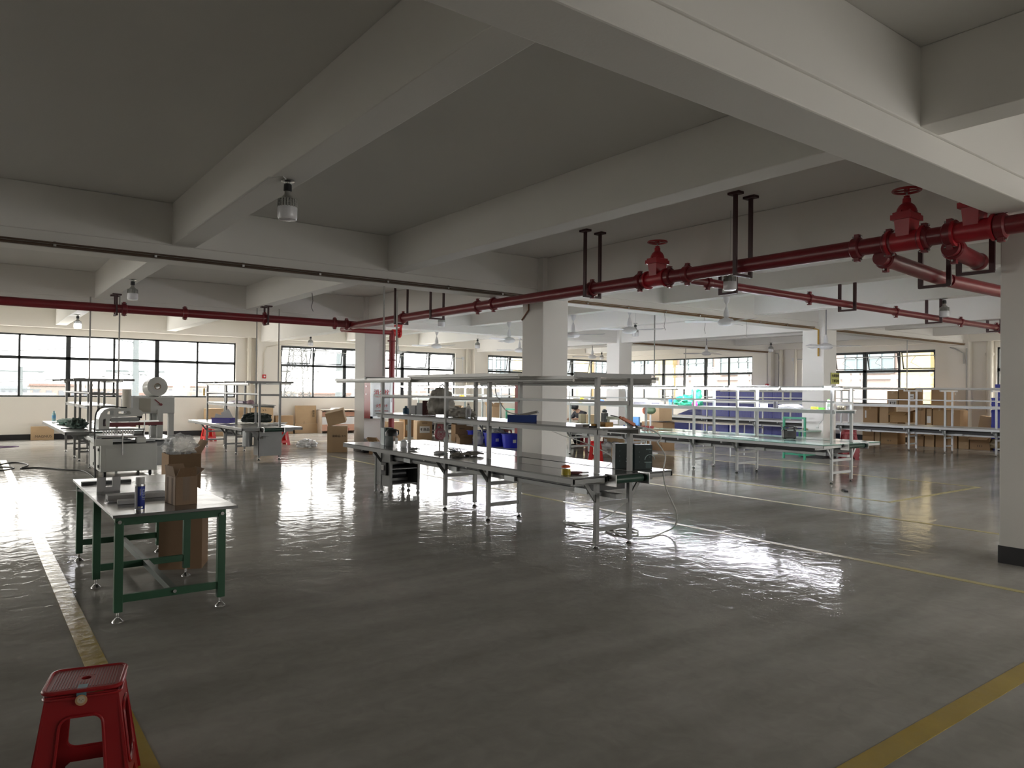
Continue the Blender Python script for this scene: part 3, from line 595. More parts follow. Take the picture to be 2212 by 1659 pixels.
# sticker strip over the front edge of the near stool
st_b = M('pale_blue_sticker', (.14, .26, .32), .4); st_o = M('peach_sticker', (.62, .36, .20), .5); st_w = M('cream_sticker', (.66, .58, .45), .5)
sk = MB().box((.0, -.100, .4725), (.034, .05, .001)).box((.0, -.1275, .459), (.034, .001, .03), R=Matrix.Rotation(0, 3, 'X')).build('sticker', st_b, near)
q0 = V((0, -.1325, .432)); MB().cyl(q0, q0+V((0, -.0015, 0)), .021, n=24).build('sticker_disc', st_o, near); MB().cyl(q0+V((0, -.0012, .002)), q0+V((0, -.0025, .002)), .014, n=24).build('sticker_face', st_w, near)
for dx, dz_ in ((-.006, .003), (.006, .003), (0, -.002)): MB().cyl(q0+V((dx, -.0024, dz_)), q0+V((dx, -.0034, dz_)), .0013, n=8).build('sticker_dot', ink, near)
far = make_stool('bright red stool standing in the aisle right of the centre pillar', (11.95, 12.65, 0), rad(45), M('bright_red_plastic', (.62, .02, .02), .35))
drk = M('dark_red_plastic', (.22, .012, .02), .4)
s2 = make_stool('dark red stool under the seated person', (14.75, 16.12, 0), rad(30), drk)
dup(s2, (15.5, 16.0, 0), rad(10), 'dark red stool standing right of the seated person')
dup(s2, (13.5, 22.2, 0), rad(20), 'low dark red stool beyond the pink desk fan')
dup(s2, (13.9, 18.9, 0), rad(20), 'dark red stool partly hidden behind the blue tubs')
l1 = dup(far, (5.95, 23.6, 0), rad(10), 'red stool against the left wall behind the bench with the blue basket')
dup(far, (7.33, 21.0, 0), rad(5), 'red stool peeping out right of the bench with the shut cabinet')
for i in range(3): dup(s2, (17.98, 9.72, .045*i+.23*(i > 0)*0+.0+.05*i), rad(40+3*i), ['lowest red stool of the pile at the far right pillar', 'middle red stool of the pile at the far right pillar', 'topmost red stool of the pile at the far right pillar'][i], 'stacked red stools', (1.15, 1.15, 1.18))
# ================================================================ cartons
def carton(label, loc, rz, w, d, h, mat=kraft, open_=0, tape=True, prints=(), group=None, flaps=None, tilt=None, name='cardboard_box', lab=None, lid=True):
    """loc: centre of the base; w along local x, d along local y; flaps: list of (side, angle) for open boxes"""
    b = thing(name, label, 'box', loc, rz, group, rot=tilt); t = .005
    if not open_:
        MB().box((0, 0, h/2), (w, d, h)).build('carton_body', mat, b, bevel=.004)
        if tape:
            MB().box((0, 0, h+.0005), (w+.001, .05, .001)).build('packing_tape', tape_m, b)
            MB().box((-w/2-.0006, 0, h-.04), (.001, .05, .08)).build('tape_end', tape_m, b)
    else:
        g = MB().box((0, -d/2, h/2), (w, t, h)).box((0, d/2, h/2), (w, t, h)).box((-w/2, 0, h/2), (t, d, h)).box((w/2, 0, h/2), (t, d, h)).box((0, 0, .004), (w, d, .006))
        g.build('carton_body', mat, b)
        for sd, ang in (flaps or ((0, 50), (1, 40), (2, 60), (3, 35))):
            k_ = (0, pi, -pi/2, pi/2)[sd]; ww, dd = (w, d) if sd < 2 else (d, w); fl = min(.5*min(w, d)+.0, .22); R = Matrix.Rotation(k_, 3, 'Z'); a = rad(ang)
            def T(u, v, q): return R@V((u, -dd/2-cos(a)*v+sin(a)*q*0, h+sin(a)*v))+R@V((0, sin(a)*q, cos(a)*q))
            MB().plate([(-ww/2+.004, 0), (ww/2-.004, 0), (ww/2-.02, fl), (-ww/2+.02, fl)], [], T, t).build('flap', mat, b)
    for (txt, sz, face, u, z, m_) in prints:
        if face == 'x': text(txt, sz, m_ or ink, b, (-w/2-.003, u, z), FX, 'print')
        else: text(txt, sz, m_ or ink, b, (u, -d/2-.003, z), FY, 'print')
    for (face, u, z, lw, lh, txt, sz) in (lab or ()):
        if face == 'x':
            o = MB().box((-w/2-.004, u, z), (.002, lw, lh)).build('paper_label', paper, b)
            if txt: text(txt, sz, ink, o, (-w/2-.007, u, z), FX, 'print', bold=.002)
        else:
            o = MB().box((u, -d/2-.004, z), (lw, .002, lh)).build('paper_label', paper, b)
            if txt: text(txt, sz, ink, o, (u, -d/2-.007, z), FY, 'print', bold=.002)
    return b
# near table cartons
c = carton('open brown carton with taped sides on the near green table', (1.322, 6.01, .76), rad(6), .157, .23, .212, open_=1, flaps=((0, 62), (1, 75), (2, 80), (3, 38)), mat=M('brown_carton', (.24, .15, .085), .6, var=.1, bump=.1, bscale=50))
for z, y in ((.10, -.05), (.10, .06)): MB().box((-.0805, y, z), (.001, .05, .20)).build('packing_tape', film, c)
MB().box((.0, -.1180, .12), (.05, .001, .18)).build('packing_tape', film, c)
carton('tall brown carton standing on the floor under the near green table', (1.62, 7.22, 0), rad(-24), .36, .30, .47, open_=1, flaps=((3, 25), (0, 170)), mat=M('brown_floor_carton', (.27, .17, .10), .7, var=.1, bump=.1, bscale=50))  # one even brown of its own, close to the table carton
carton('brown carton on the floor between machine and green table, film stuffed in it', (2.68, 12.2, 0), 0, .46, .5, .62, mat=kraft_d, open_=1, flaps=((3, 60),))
tag(MB().blob((2.66, 12.2, .74), .24, .22, .16, .35, 2.5, 3, (48, 28), flat=False).build('plastic_film', M('loose_clear_film', (.62, .64, .66), .1, var=.15, bump=1., bscale=14, alpha=.38)), 'crumpled clear plastic film bulging out of the carton beside the machine', 'plastic film')
# left wall
carton('brown carton with a printed name leaning on the left wall below the long window', (1.815, 26.2, 0), 0, .59, .16, .41, prints=(('MAGNUS', .105, 'y', .02, .11, None),), tape=False, mat=kraft2)
carton('plain carton behind the blue basket bench, standing by the wall', (6.75, 26.1, 0), rad(8), .55, .35, .93, mat=kraft2)
lean = lambda a: (rad(a), 0, 0)
for x, w_, h_, y, lb in ((7.78, .26, .98, 26.18, 'narrow edge board of the flattened cartons behind the pilaster pipe'), (8.38, .76, 1.0, 25.98, 'flattened carton leaning on the pilaster between the left windows')):
    o = thing('flattened_carton', lb, 'flattened box', (x, y, 0), rot=lean(-4)); MB().box((0, 0, h_/2), (w_, .04, h_)).build('board', kraft2, o)
    if w_ > .5: text('易碎品', .08, ink, o, (.25, -.024, .6), (pi/2, pi/2, 0), 'print'); text('↑↑', .1, ink, o, (.06, -.024, .85), FY, 'print')
carton('short carton on the floor right of the leaning flattened carton', (9.17, 26.1, 0), 0, .62, .30, .66, mat=kraft)
o = thing('flattened_carton', 'tall flattened carton with fold line leaning under the second left window', 'flattened box', (10.02, 26.1, 0), rot=lean(-5))
MB().box((0, 0, .18), (.86, .03, .355)).box((0, 0, .69), (.80, .03, .66)).build('board', kraft2, o); text('J', .09, ink, o, (-.08, -.02, .40), FY, 'print'); text('易碎品', .09, ink, o, (.28, -.02, .72), (pi/2, pi/2, 0), 'print')
u = thing('open_display_carton', 'wide pale open-fronted carton shelf by the left wall with papers on top', 'box', (11.12, 25.95, 0))
MB().box((0, 0, .85), (1.34, .5, .02)).box((-.66, 0, .43), (.02, .5, .86)).box((.66, 0, .43), (.02, .5, .86)).box((0, .24, .43), (1.34, .02, .86)).build('frame', M('pale_board', (.55, .45, .36), .7), u)
MB().box((0, -.2, .70), (1.30, .02, .16)).build('upper_strip', M('pinkish_brown_board', (.42, .22, .15), .7), u); MB().box((0, -.2, .46), (1.30, .02, .28)).build('white_panel', paper, u); MB().box((0, -.22, .20), (1.30, .02, .24)).build('lower_strip', M('orange_tint_board', (.60, .34, .24), .7), u)
text('轻放 易碎', .11, M('red_print', (.5, .08, .06), .7), u, (.2, -.236, .12), FY, 'print')
for i in range(3): tag(MB().box((11.12+.01*i, 25.95, .872+.022*i), (.40-.03*i, .28, .018), rz=.1*i).build('paper_pad', paper), ['lowest', 'middle', 'topmost'][i]+' white paper pad on the open-fronted carton shelf', 'paper', 'paper pads on the carton shelf')
# at the cabinet pillar
carton('brown carton standing at the foot of the fire cabinet pillar, lower of two', (7.78, 18.05, 0), rad(-26), .50, .46, .68, mat=kraft2, tape=False, prints=(('易碎品 ↑↑', .07, 'y', .05, .42, None),))
carton('tilted open carton lying on top of another by the fire cabinet pillar', (7.78, 18.05, .75), 0, .46, .40, .34, mat=kraft2, tape=False, tilt=(rad(8), rad(-14), rad(-30)))
for i, (x, y, z, a) in enumerate(((8.75, 16.75, .0, .4), (8.95, 16.95, .04, -.2), (8.7, 16.9, .08, .1), (9.0, 16.8, .12, .7))):
    tag(MB().box((x, y, z+.02), (.7-.08*i, .5-.05*i, .035), rz=a).build('flattened_carton', kraft if i % 2 else kraft_d), ['bottom', 'second', 'third', 'top'][i]+' flattened carton of the heap behind the middle bench end', 'flattened box', 'flattened cartons in a heap')
carton('half crushed small carton next to the flattened heap', (8.45, 16.95, 0), .3, .4, .35, .28, mat=kraft, open_=1)
carton('brown carton behind the red riser below the window', (10.95, 21.0, 0), .05, .52, .4, .62)
carton('tall carton with a taped white defect sign, seen under the bench shelf', (12.20, 21.3, 0), rad(-15), .52, .48, .62, mat=kraft2, lab=(('y', 0, .33, .34, .22, '不良品', .11),), prints=(('易碎品', .06, 'y', 0, .54, None),))
carton('orange-brown carton with white paper left of the defect-sign carton', (12.42, 22.8, 0), 0, .40, .4, .60, mat=M('orange_carton', (.55, .33, .17), .75), lab=(('y', -.05, .32, .20, .20, '口', .1),))
carton('large carton with flaps behind the gloves, left of the blue tubs', (12.85, 19.85, 0), rad(-18), .62, .55, .55, mat=kraft, open_=1, flaps=((1, 70), (3, 60)), prints=(('易碎品', .06, 'y', -.1, .42, None),))
carton('small open carton on the floor before the large flapped carton', (12.3, 18.9, 0), rad(-10), .42, .3, .17, mat=kraft_d, open_=1)
carton('carton with the handwritten-style white sign right of the dark stools', (14.35, 14.45, 0), rad(-30), .5, .5, .42, mat=kraft2, lab=(('x', -.0, .22, .34, .26, '下成品', .11),))
carton('small carton on top of the signed carton under the green-topped bench', (14.6, 14.75, .43), rad(-25), .5, .4, .14, mat=kraft2)
carton('small carton on the floor right of the plastic sack', (12.95, 12.9, 0), rad(-10), .25, .25, .26, mat=kraft2)
carton('brown carton on its side on the back bench left of the blue crates', (15.75, 14.1, .85), rad(-10), .45, .62, .36, mat=kraft2)
carton('wide carton below the folding table behind the green-topped bench', (15.95, 14.3, 0), 0, .5, .8, .80, mat=kraft)
carton('low brown carton at floor level left of the folding table', (15.3, 14.75, 0), 0, .4, .4, .34, mat=kraft)
t = thing('folding_table', 'pale folding table between green-topped bench and blue crates', 'table', (16.3, 13.2, 0))
MB().box((0, 0, .83), (.7, 2.9, .03)).build('tabletop', M('pale_table_top', (.5, .45, .37), .4), t)
for x in (-.3, .3):
    for y in (-1.35, 0, 1.35): MB().cyl((x, y, 0), (x, y, .82), .018, n=8).build('leg', grey_lt, t)
carton('olive carton upright on the bench beside the seated person', (13.92, 15.32, .765), rad(-30), .14, .30, .25, mat=M('olive_carton', (.25, .21, .13), .8), tape=False)
carton('tan carton on the bench right of the seated person', (13.86, 14.90, .765), rad(-40), .25, .36, .25, mat=kraft2, tape=False, prints=(('易碎', .05, 'x', .1, .1, None),))
carton('tan open carton on a table beyond the benches, far', (14.6, 23.4, .66), 0, .6, .4, .26, mat=kraft2, open_=1)
carton('tan open-topped carton beyond the water bottle', (16.3, 23.0, .55), 0, .42, .4, .48, mat=kraft2, open_=1)
tag(MB().box((14.4, 23.4, .62), (1.2, .8, .04)).box((13.9, 23.7, .3), (.05, .05, .6)).box((14.9, 23.7, .3), (.05, .05, .6)).box((13.9, 23.1, .3), (.05, .05, .6)).box((14.9, 23.1, .3), (.05, .05, .6)).build('side_table', alu_grey), 'small grey side table carrying the far open carton', 'table')
tag(MB().box((16.3, 23.0, .52), (.8, .8, .04)).box((15.95, 22.7, .25), (.05, .05, .5)).box((16.65, 22.7, .25), (.05, .05, .5)).box((15.95, 23.3, .25), (.05, .05, .5)).box((16.65, 23.3, .25), (.05, .05, .5)).build('side_table', alu_grey), 'low grey side table under the open-topped tan carton', 'table')
br = thing('equipment_rack', 'black low equipment rack beyond the pink desk fan', 'rack', (13.97, 23.5, 0)); MB().box((0, 0, .02), (.7, .5, .04)).box((0, 0, .55), (.7, .5, .03)).box((-.33, 0, .28), (.04, .5, .55)).box((.33, 0, .28), (.04, .5, .55)).build('rack_frame', alu_grey, br); MB().box((-.02, 0, .28), (.58, .4, .44)).build('black_unit', black_p, br)
# right wall cartons
XB = 25.1
GR = 'brown cartons stacked along the right wall'
RW = [(12.54, 12.94, 0, .62, 'plain floor-level carton at the left end of the right wall stack'), (12.35, 12.52, 0, .63, 'narrow floor-level carton second from the left of the right wall stack'), (11.76, 12.33, 0, .73, 'broadest floor-level carton of the right wall stack'), (10.93, 11.44, 0, .42, 'open floor-level carton left of the near bench legs'), (10.62, 10.90, 0, .40, 'dark open floor-level carton between the bench legs'),
      (10.24, 10.58, 0, .62, 'floor-level carton left of the nearest grey bench leg'), (9.93, 10.22, 0, .64, 'floor-level carton right behind the nearest grey bench leg'), (9.60, 9.90, 0, .60, 'floor-level carton between bench leg and printed open carton'), (9.02, 9.58, 0, .40, 'printed open carton next to the shiny bale'),
      (12.43, 12.92, .63, 1.24, 'second-layer carton with a white slip at its side'), (12.06, 12.37, .64, 1.26, 'second-layer carton with glossy tape, third from the left'), (11.45, 12.03, .74, 1.08, 'second-layer open carton with floppy lid flaps'), (10.89, 11.20, .44, 1.25, 'second-layer carton right of the open floppy one'), (10.69, 10.85, .42, 1.22, 'narrow second-layer carton with a pale label'),
      (10.26, 10.67, .65, 1.24, 'second-layer carton below the tall flat-topped one'), (9.83, 10.24, .66, 1.19, 'second-layer carton with bulging sides'), (11.77, 12.12, 1.27, 1.78, 'top-layer leaning open carton with a printed slip'), (11.20, 11.74, 1.26, 1.88, 'top-layer pale carton with a white label at its corner'), (10.22, 10.70, 1.25, 1.89, 'top-layer carton with a domed lid, right of the window rod')]
for i, (y0, y1, z0, z1, lb) in enumerate(RW):
    opn = i in (3, 4, 8, 11)
    b = carton(lb, (XB+.02*(i % 3), (y0+y1)/2, z0), .0 if i not in (16, 12) else .05, .55, y1-y0-.01, z1-z0, mat=(kraft, kraft2, M('mid_carton_%d' % i, (.33+.02*(i % 4), .21+.012*(i % 4), .115), .8, bump=.1, bscale=60))[i % 3], open_=opn, flaps=((0, 20), (2, -25), (3, -10)), group=GR,
        prints=((('TOTEM', .05, 'x', 0, z1-z0-.08, None),) if i == 12 else ((('▮▮ ▮', .05, 'x', 0, .12, None),) if i in (2, 8) else ())), lab=((('x', 0, .12, .26, .16, 'I▮II▮I', .08),) if i == 16 else (('x', -.14, .35, .16, .16, '▬▬', .05),) if i == 17 else (('x', .15, .35, .05, .25, '', 0),) if i == 9 else (('x', 0, .45, .12, .22, '', 0),) if i == 13 else None))
carton('tilted carton leaning beside the blue tub on the right wall', (25.45, 9.35, .62), 0, .45, .34, .40, mat=kraft2, tilt=(rad(8), 0, rad(10)), tape=False)
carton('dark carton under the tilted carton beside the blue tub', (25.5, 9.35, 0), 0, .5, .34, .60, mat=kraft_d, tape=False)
bl = thing('wrapped_bale', 'shiny brown film-wrapped bale on the floor below the blue tubs', 'bale', (25.0, 8.78, .18)); MB().blob((0, 0, 0), .25, .30, .20, .16, 3, 5, (36, 20)).build('bale_body', M('glossy_bale', (.28, .23, .14), .12, var=.3, scale=8, bump=1., bscale=10), bl); MB().lathe([(.215, -.03), (.22, 0), (.215, .03)], (0, 0, 0), R=Matrix.Rotation(pi/2, 3, 'X')).build('bale_strap', black_p, bl)
# ================================================================ blue crates and tubs
def crate(label, loc, w=.60, d=.64, h=.35, rz=0., group=None, tub=False):
    c = thing('blue_crate', label, 'crate', loc, rz, group); g = MB(); t = .012
    g.box((0, -d/2, h/2), (w, t, h)).box((0, d/2, h/2), (w, t, h)).box((-w/2, 0, h/2), (t, d, h)).box((w/2, 0, h/2), (t, d, h)).box((0, 0, .01), (w, d, .02))
    for z in (h-.02, h*.45): g.box((0, -d/2-.006, z), (w+.02, .014, .03)).box((-w/2-.006, 0, z), (.014, d+.02, .03)).box((w/2+.006, 0, z), (.014, d+.02, .03)).box((0, d/2+.006, z), (w+.02, .014, .03))
    for k_ in range(5): g.box((-w/2-.006, -d/2+d*(k_+.5)/5, h/2), (.012, .018, h)).box((-w/2+w*(k_+.5)/5, -d/2-.006, h/2), (.018, .012, h))
    g.build('crate_body', blue_pl, c)
    return c
c0 = crate('blue plastic crate in the wrapped wall of crates behind the right benches', (25.0, 19.42, 0), group='blue crates stacked in a wall'); pos = [(25.0, y) for y in (19.42, 18.72, 18.02, 17.38, 16.72, 16.05, 15.42)]
CL = 'blue plastic crate in the wall of crates, column %s, %s'
cn = ['farthest left', 'second from left', 'third from left', 'middle', 'third from right', 'second from right', 'farthest right']; rn = ['lowest row', 'second row', 'third row', 'fourth row', 'top row']
film_h = []
for i, (x, y) in enumerate(pos):
    nr = 5 if i not in (0,) else 4
    for j in range(nr):
        lab_ = CL % (cn[i], rn[j] if j < 4 or nr < 5 else 'top row')
        if i == 0 and j == 0: c0['label'] = lab_; continue
        dup(c0, (x+.02*((i*3+j) % 3), y, j*.35), 0, lab_, 'blue crates stacked in a wall')
    f = MB().b2(x-.325, x-.32, y-.325, y+.325, .1, nr*.35); film_h.append(f.build('stretch_film', film)); tag(film_h[-1], 'clear stretch film over the crates, column '+cn[i], 'plastic film', 'stretch film on the crates')
tp = thing('blue_tarpaulin', 'dark blue sheet sloping down at the left of the crate wall', 'tarpaulin', (24.9, 20.9, 0)); MB().plate([(-1.05, 0), (1.1, 0), (1.1, 1.0), (.4, .92), (-.2, .72), (-1.05, .35)], [], lambda u, v, q: V((q-.1, -u, v)), .5).build('sheet', M('dark_blue_sheet', (.012, .02, .13), .25, var=.3, scale=3, bump=1., bscale=5), tp)
# round-cornered blue tubs on the floor beyond the middle bench
tubm = M('bright_blue_tub', (.012, .022, .52), .35, var=.15, scale=3)
def tub(label, loc, r=.30, h=.38, paper_=True):
    c = thing('blue_tub', label, 'tub', loc, group='bright blue tubs'); MB().lathe([(r*.86, 0), (r, h-.02), (r+.02, h-.02), (r+.02, h), (r-.01, h), (r*.84, .02), (.001, .02)], n=32, sx=1.15).build('tub_body', tubm, c)
    if paper_: MB().box((-.16, -r*.965, h*.5), (.12, .004, .09), rz=.1).build('paper_label', paper, c)
    return c
b1 = tub('bright blue tub farthest left of the row seen under the shelf', (13.0, 19.2, 0)); tub('bright blue tub in the middle of the row, white bag piled in it', (12.6, 17.66, 0), .32, .40); tub('bright blue tub right of the row, next to the centre pillar', (12.72, 16.96, 0), .30, .40); tub('dark-rimmed blue tub behind the right tub of the row', (13.75, 17.6, 0), .26, .44, False)
tag(MB().blob((12.6, 17.66, .42), .26, .24, .10, .3, 3, 2, (40, 24)).build('plastic_bag', bag_w), 'white plastic bag heaped in the middle blue tub', 'bag')
tag(MB().blob((12.30, 18.14, .17), .16, .14, .26, .25, 3, 9, (36, 24)).build('plastic_bag', bag_w), 'white plastic bag hanging against the middle blue tub', 'bag')
for i, (x, y, z, w_, h_) in enumerate(((25.2, 8.75, .35, .52, .88), (25.2, 8.75, 1.24, .52, .36), (25.2, 8.72, 1.61, .42, .40))):
    dup(c0, (x, y, z), 0, ['lowest', 'middle', 'topmost'][i]+' film-wrapped blue tub of the pile by the dark right pillar', 'blue tubs by the right pillar', (w_/.60, w_/.64, h_/.35))
crate('blue crate hidden low beneath the pile by the dark right pillar', (25.3, 8.75, 0), .5, .5, .34)
# ================================================================ fire hydrant cabinet
hc = thing('fire_hydrant_cabinet', 'white and red fire hydrant cabinet fixed to the pillar', 'fire cabinet', (8.22, 17.40, .9))
cab_r = M('cabinet_red', (.34, .02, .03), .35); cab_w = M('cabinet_white_frame', (.62, .66, .68), .3, .3); cab_g = M('frosted_cabinet_glass', (.42, .46, .48), .15, spec=.7); txt_r = M('red_lettering', (.45, .03, .03), .5)
MB().b2(0, .62, -.36, 0, 0, 1.0).build('cabinet_box', cab_r, hc, bevel=.004)
d = MB().b2(0, .62, -.375, -.36, 0, .06).b2(0, .62, -.375, -.36, .94, 1.0).b2(0, .07, -.375, -.36, .0, 1.).b2(.55, .62, -.375, -.36, 0, 1.).build('door', cab_w, hc)
MB().b2(.07, .55, -.368, -.361, .06, .94).build('door_glass', cab_g, d); MB().b2(.585, .60, -.385, -.375, .42, .56).build('door_handle', white_p, d)
text('☆', .10, txt_r, d, (.31, -.372, .82), FY); text('消火栓', .145, txt_r, d, (.31, -.372, .665), FY, bold=.001); text('FIRE HYDRANT', .052, txt_r, d, (.31, -.372, .555), FY); text('火警119', .095, txt_r, d, (.31, -.372, .32), FY, bold=.001); text('中山市消防器材有限公司', .035, txt_r, d, (.31, -.372, .19), FY)
MB().box((-.005, -.12, .82), (.01, .03, .03)).box((-.005, -.12, .62), (.01, .03, .03)).build('cabinet_bolt', chrome, hc)
sec = thing('fire_hydrant_cabinet', 'dark red cabinet edge behind the centre pillar, seen left of it', 'fire cabinet', (8.24, 10.72, .85)); MB().b2(-.0, .5, .0, .22, 0, 1.05).build('cabinet_box', cab_r, sec)
# yellow notice
ns = thing('notice_sheet', 'yellow notice sheet with black writing on the far right pillar', 'notice', (17.98, 10.095, 2.06)); MB().box((0, 0, 0), (.40, .008, .29)).build('sheet', M('yellow_sheet', (.52, .52, .14), .5), ns); text('仓库重地', .085, ink, ns, (0, -.006, .065), FY, bold=.002); text('下班断电', .085, ink, ns, (0, -.006, -.07), FY, bold=.002)
# ================================================================ printing / packing machine
mw = M('machine_cream_enamel', (.56, .57, .545), .4, .1, var=.05, scale=3); mg = M('machine_grey', (.26, .27, .27), .4, .3); mr_ = M('machine_dark_red', (.20, .02, .03), .4)
m = thing('packing_machine', 'large pale grey printing machine with a film roll, behind the green table', 'machine', (1.9, 14.9, 0))
MB().b2(.02, .95, 0, 1.4, .10, .60).build('base_cabinet', mw, m, bevel=.01); MB().b2(.10, .88, -.008, 0, .13, .52).build('front_panel', mw, m)
dr = MB().b2(-.0, .02, .1, .68, .14, .56).b2(0, .02, .72, 1.3, .14, .56).build('side_door', mw, m)
for y in (.08, .1, .70): 
    for z in (.2, .5): MB().box((-.006, y+.02, z), (.012, .04, .05)).build('hinge', black_p, dr)
MB().box((-.008, .5, .35), (.01, .08, .16)).build('vent', black_p, dr)
for x, y in ((.1, .1), (.85, .1), (.1, 1.3), (.85, 1.3)):
    w_ = MB().cyl((x-.02, y, .05), (x+.02, y, .05), .05, n=16).box((x, y, .09), (.03, .03, .03)).build('castor', black_p, m)
# bed with belt
MB().b2(-.08, .35, -.05, 1.1, .64, .70).b2(.35, .95, .2, 1.35, .62, .66).build('bed', grey_lt, m, bevel=.004); MB().b2(.04, .60, .05, 1.0, .70, .74).build('dark_belt', black_p, m); MB().cyl((-.05, .02, .73), (.72, .02, .73), .022).cyl((-.05, 1.05, .73), (.72, 1.05, .73), .022).build('belt_roller', chrome, m)
MB().b2(-.08, .2, -.08, -.02, .58, .70).build('end_block', mw, m); MB().b2(.60, .74, -.10, .15, .62, .72).build('end_block', mw, m); MB().tube([(.36, -.05, .40), (.36, -.05, .78), (.30, .06, .80)], .012, 8).build('stop_rod', chrome, m)
MB().b2(.72, 1.35, .3, 1.5, .64, .665).build('out_feed_plate', chrome, m); MB().b2(.75, 1.3, .35, 1.45, .52, .60).build('out_feed_frame', mg, m)
# curved cover
prof = [(0, .86), (0, 1.05), (.03, 1.15), (.09, 1.22), (.18, 1.255), (.62, 1.245), (.70, 1.20), (.74, 1.15), (.70, 1.10), (.22, 1.09), (.18, 1.05), (.17, .86)]
hol = [[(.13, 1.13), (.15, 1.19), (.24, 1.20), (.24, 1.12)], [(.30, 1.13), (.31, 1.19), (.50, 1.195), (.53, 1.16), (.50, 1.13)], [(.07, .92), (.07, 1.04), (.11, 1.06), (.12, .92)]]
for y in (.15, .62): MB().plate(prof, hol, lambda u, v, q, y=y: V((u, y+q, v)), .02).build('side_cheek', mw, m)
MB().plate([(0, .86), (0, 1.05), (.03, 1.15), (.09, 1.22), (.18, 1.255), (.40, 1.25), (.40, 1.24), (.18, 1.243), (.095, 1.21), (.04, 1.145), (.012, 1.05), (.012, .86)], [], lambda u, v, q: V((u, .17+q, v)), .45).build('clear_hood', M('pale_hood_plastic', (.50, .56, .60), .2), m)
MB().b2(.15, .62, .2, .5, .90, .98).b2(.6, 1.1, .3, .42, .92, .98).build('red_bar', mr_, m); MB().b2(.2, .66, .15, .55, 1.0, 1.07).b2(-.05, .75, .1, .62, .84, .87).build('head_plate', mg, m)
hd = MB(); [hd.cyl((.1+.045*i, .3, .76), (.1+.045*i, .3, .84), .012, n=8) for i in range(12)]; hd.build('head_pin', chrome, m)
MB().cyl((.70, .35, .86), (.70, .35, 1.08), .014).cyl((.66, .35, 1.08), (.74, .35, 1.08), .03).cyl((.73, .35, 1.08), (.73, .35, 1.14), .012).build('hand_crank', black_p, m); MB().cyl((.76, .2, .70), (.76, .2, 1.02), .012).cyl((.92, .5, .68), (.92, .5, 1.0), .012).b2(.5, 1.0, .18, .22, .99, 1.02).build('guide_rod', chrome, m)
MB().b2(1.10, 1.2, .8, .9, .1, 1.2).b2(1.32, 1.42, .9, 1.0, 0, 1.45).b2(1.0, 1.12, 1.0, 1.1, .2, 1.15).build('rear_post', mw, m)
MB().b2(.62, 1.42, .85, 1.15, 1.12, 1.45).build('control_head', mw, m, bevel=.01); MB().b2(.50, .66, .80, 1.10, 1.13, 1.46).build('gauge_box', white_p, m); MB().b2(.49, .51, .86, 1.04, 1.20, 1.40).build('gauge_window', black_p, m)
MB().b2(.78, .98, .84, .85, 1.15, 1.42).build('instruction_sheet', M('aged_sheet', (.45, .43, .36), .7), m); MB().bar((1.05, .83, 1.40), (1.16, .80, 1.30), .018, .018).cyl((1.16, .84, 1.30), (1.16, .79, 1.30), .025).build('lever', mr_, m)
cb = MB(); [cb.tube([(.8+.1*i, .9, 1.12), (.78+.12*i, .85, .95-.03*i), (1.0+.1*i, .9, .88), (1.15, .95, .95)], .007, 6) for i in range(3)]; cb.build('wiring', cable_b, m)
MB().tube([(-.06, -.0, .02), (-.07, .0, .5), (-.08, .0, .95), (-.04, .05, 1.2), (.08, .1, 1.27), (.45, .15, 1.26)], .013, 8, soft=6).build('power_cable', cable_b, m)
rl = thing('film_roll', 'big wound roll of clear film lying on top of the machine', 'film roll', (2.99, 15.95, 1.64))
MB().lathe([(.06, -.17), (.19, -.17), (.19, .17), (.06, .17), (.06, -.17)], R=Matrix.Rotation(rad(84), 3, 'X')@Matrix.Rotation(rad(6), 3, 'Y'), n=40, caps=False).build('roll', M('wound_film', (.60, .60, .57), .2, var=.08, scale=6), rl); MB().lathe([(.05, -.175), (.062, -.175), (.062, .175), (.05, .175)], R=Matrix.Rotation(rad(84), 3, 'X')@Matrix.Rotation(rad(6), 3, 'Y'), n=24, caps=False).build('core', kraft_d, rl)
sp = thing('tape_roll', 'upright paper-wrapped roll with a torn film bag on the machine cover', 'roll', (2.36, 15.12, 1.255)); MB().cyl((0, 0, 0), (0, 0, .34), .075, n=24).build('roll', M('cream_roll', (.55, .52, .45), .5), sp); MB().blob((-.08, 0, .36), .13, .10, .12, .5, 3, 4, (36, 22), flat=False).build('film_wrap', film, sp)
tag(MB().tube([(1.83, 14.88, .01), (1.80, 16.2, .012), (1.55, 16.6, .012), (1.15, 17.3, .012), (.85, 17.3, .012), (1.0, 17.9, .012), (.95, 18.4, .012), (.75, 18.7, .012), (.2, 18.1, .012), (-1.5, 18.4, .012)], .012, 8, soft=6).build('extension_lead', cable_b), 'black power cord trailing over the floor from the machine to the left', 'cord')
tag(MB().tube([(.3, 17.3, .012), (.55, 17.1, .012), (.75, 17.5, .012), (.5, 17.8, .012), (.1, 17.6, .012)], .011, 8, soft=6).build('extension_lead', cable_b), 'short black cord loop on the yellow tape line', 'cord')
tag(MB().tube([(-2, 23.4, .01), (.4, 23.2, .01), (1.1, 23.6, .01), (.6, 23.8, .01)], .012, 6, soft=6).build('extension_lead', M('purple_cord', (.12, .05, .15), .5)), 'thin purple cord lying by the left wall', 'cord')
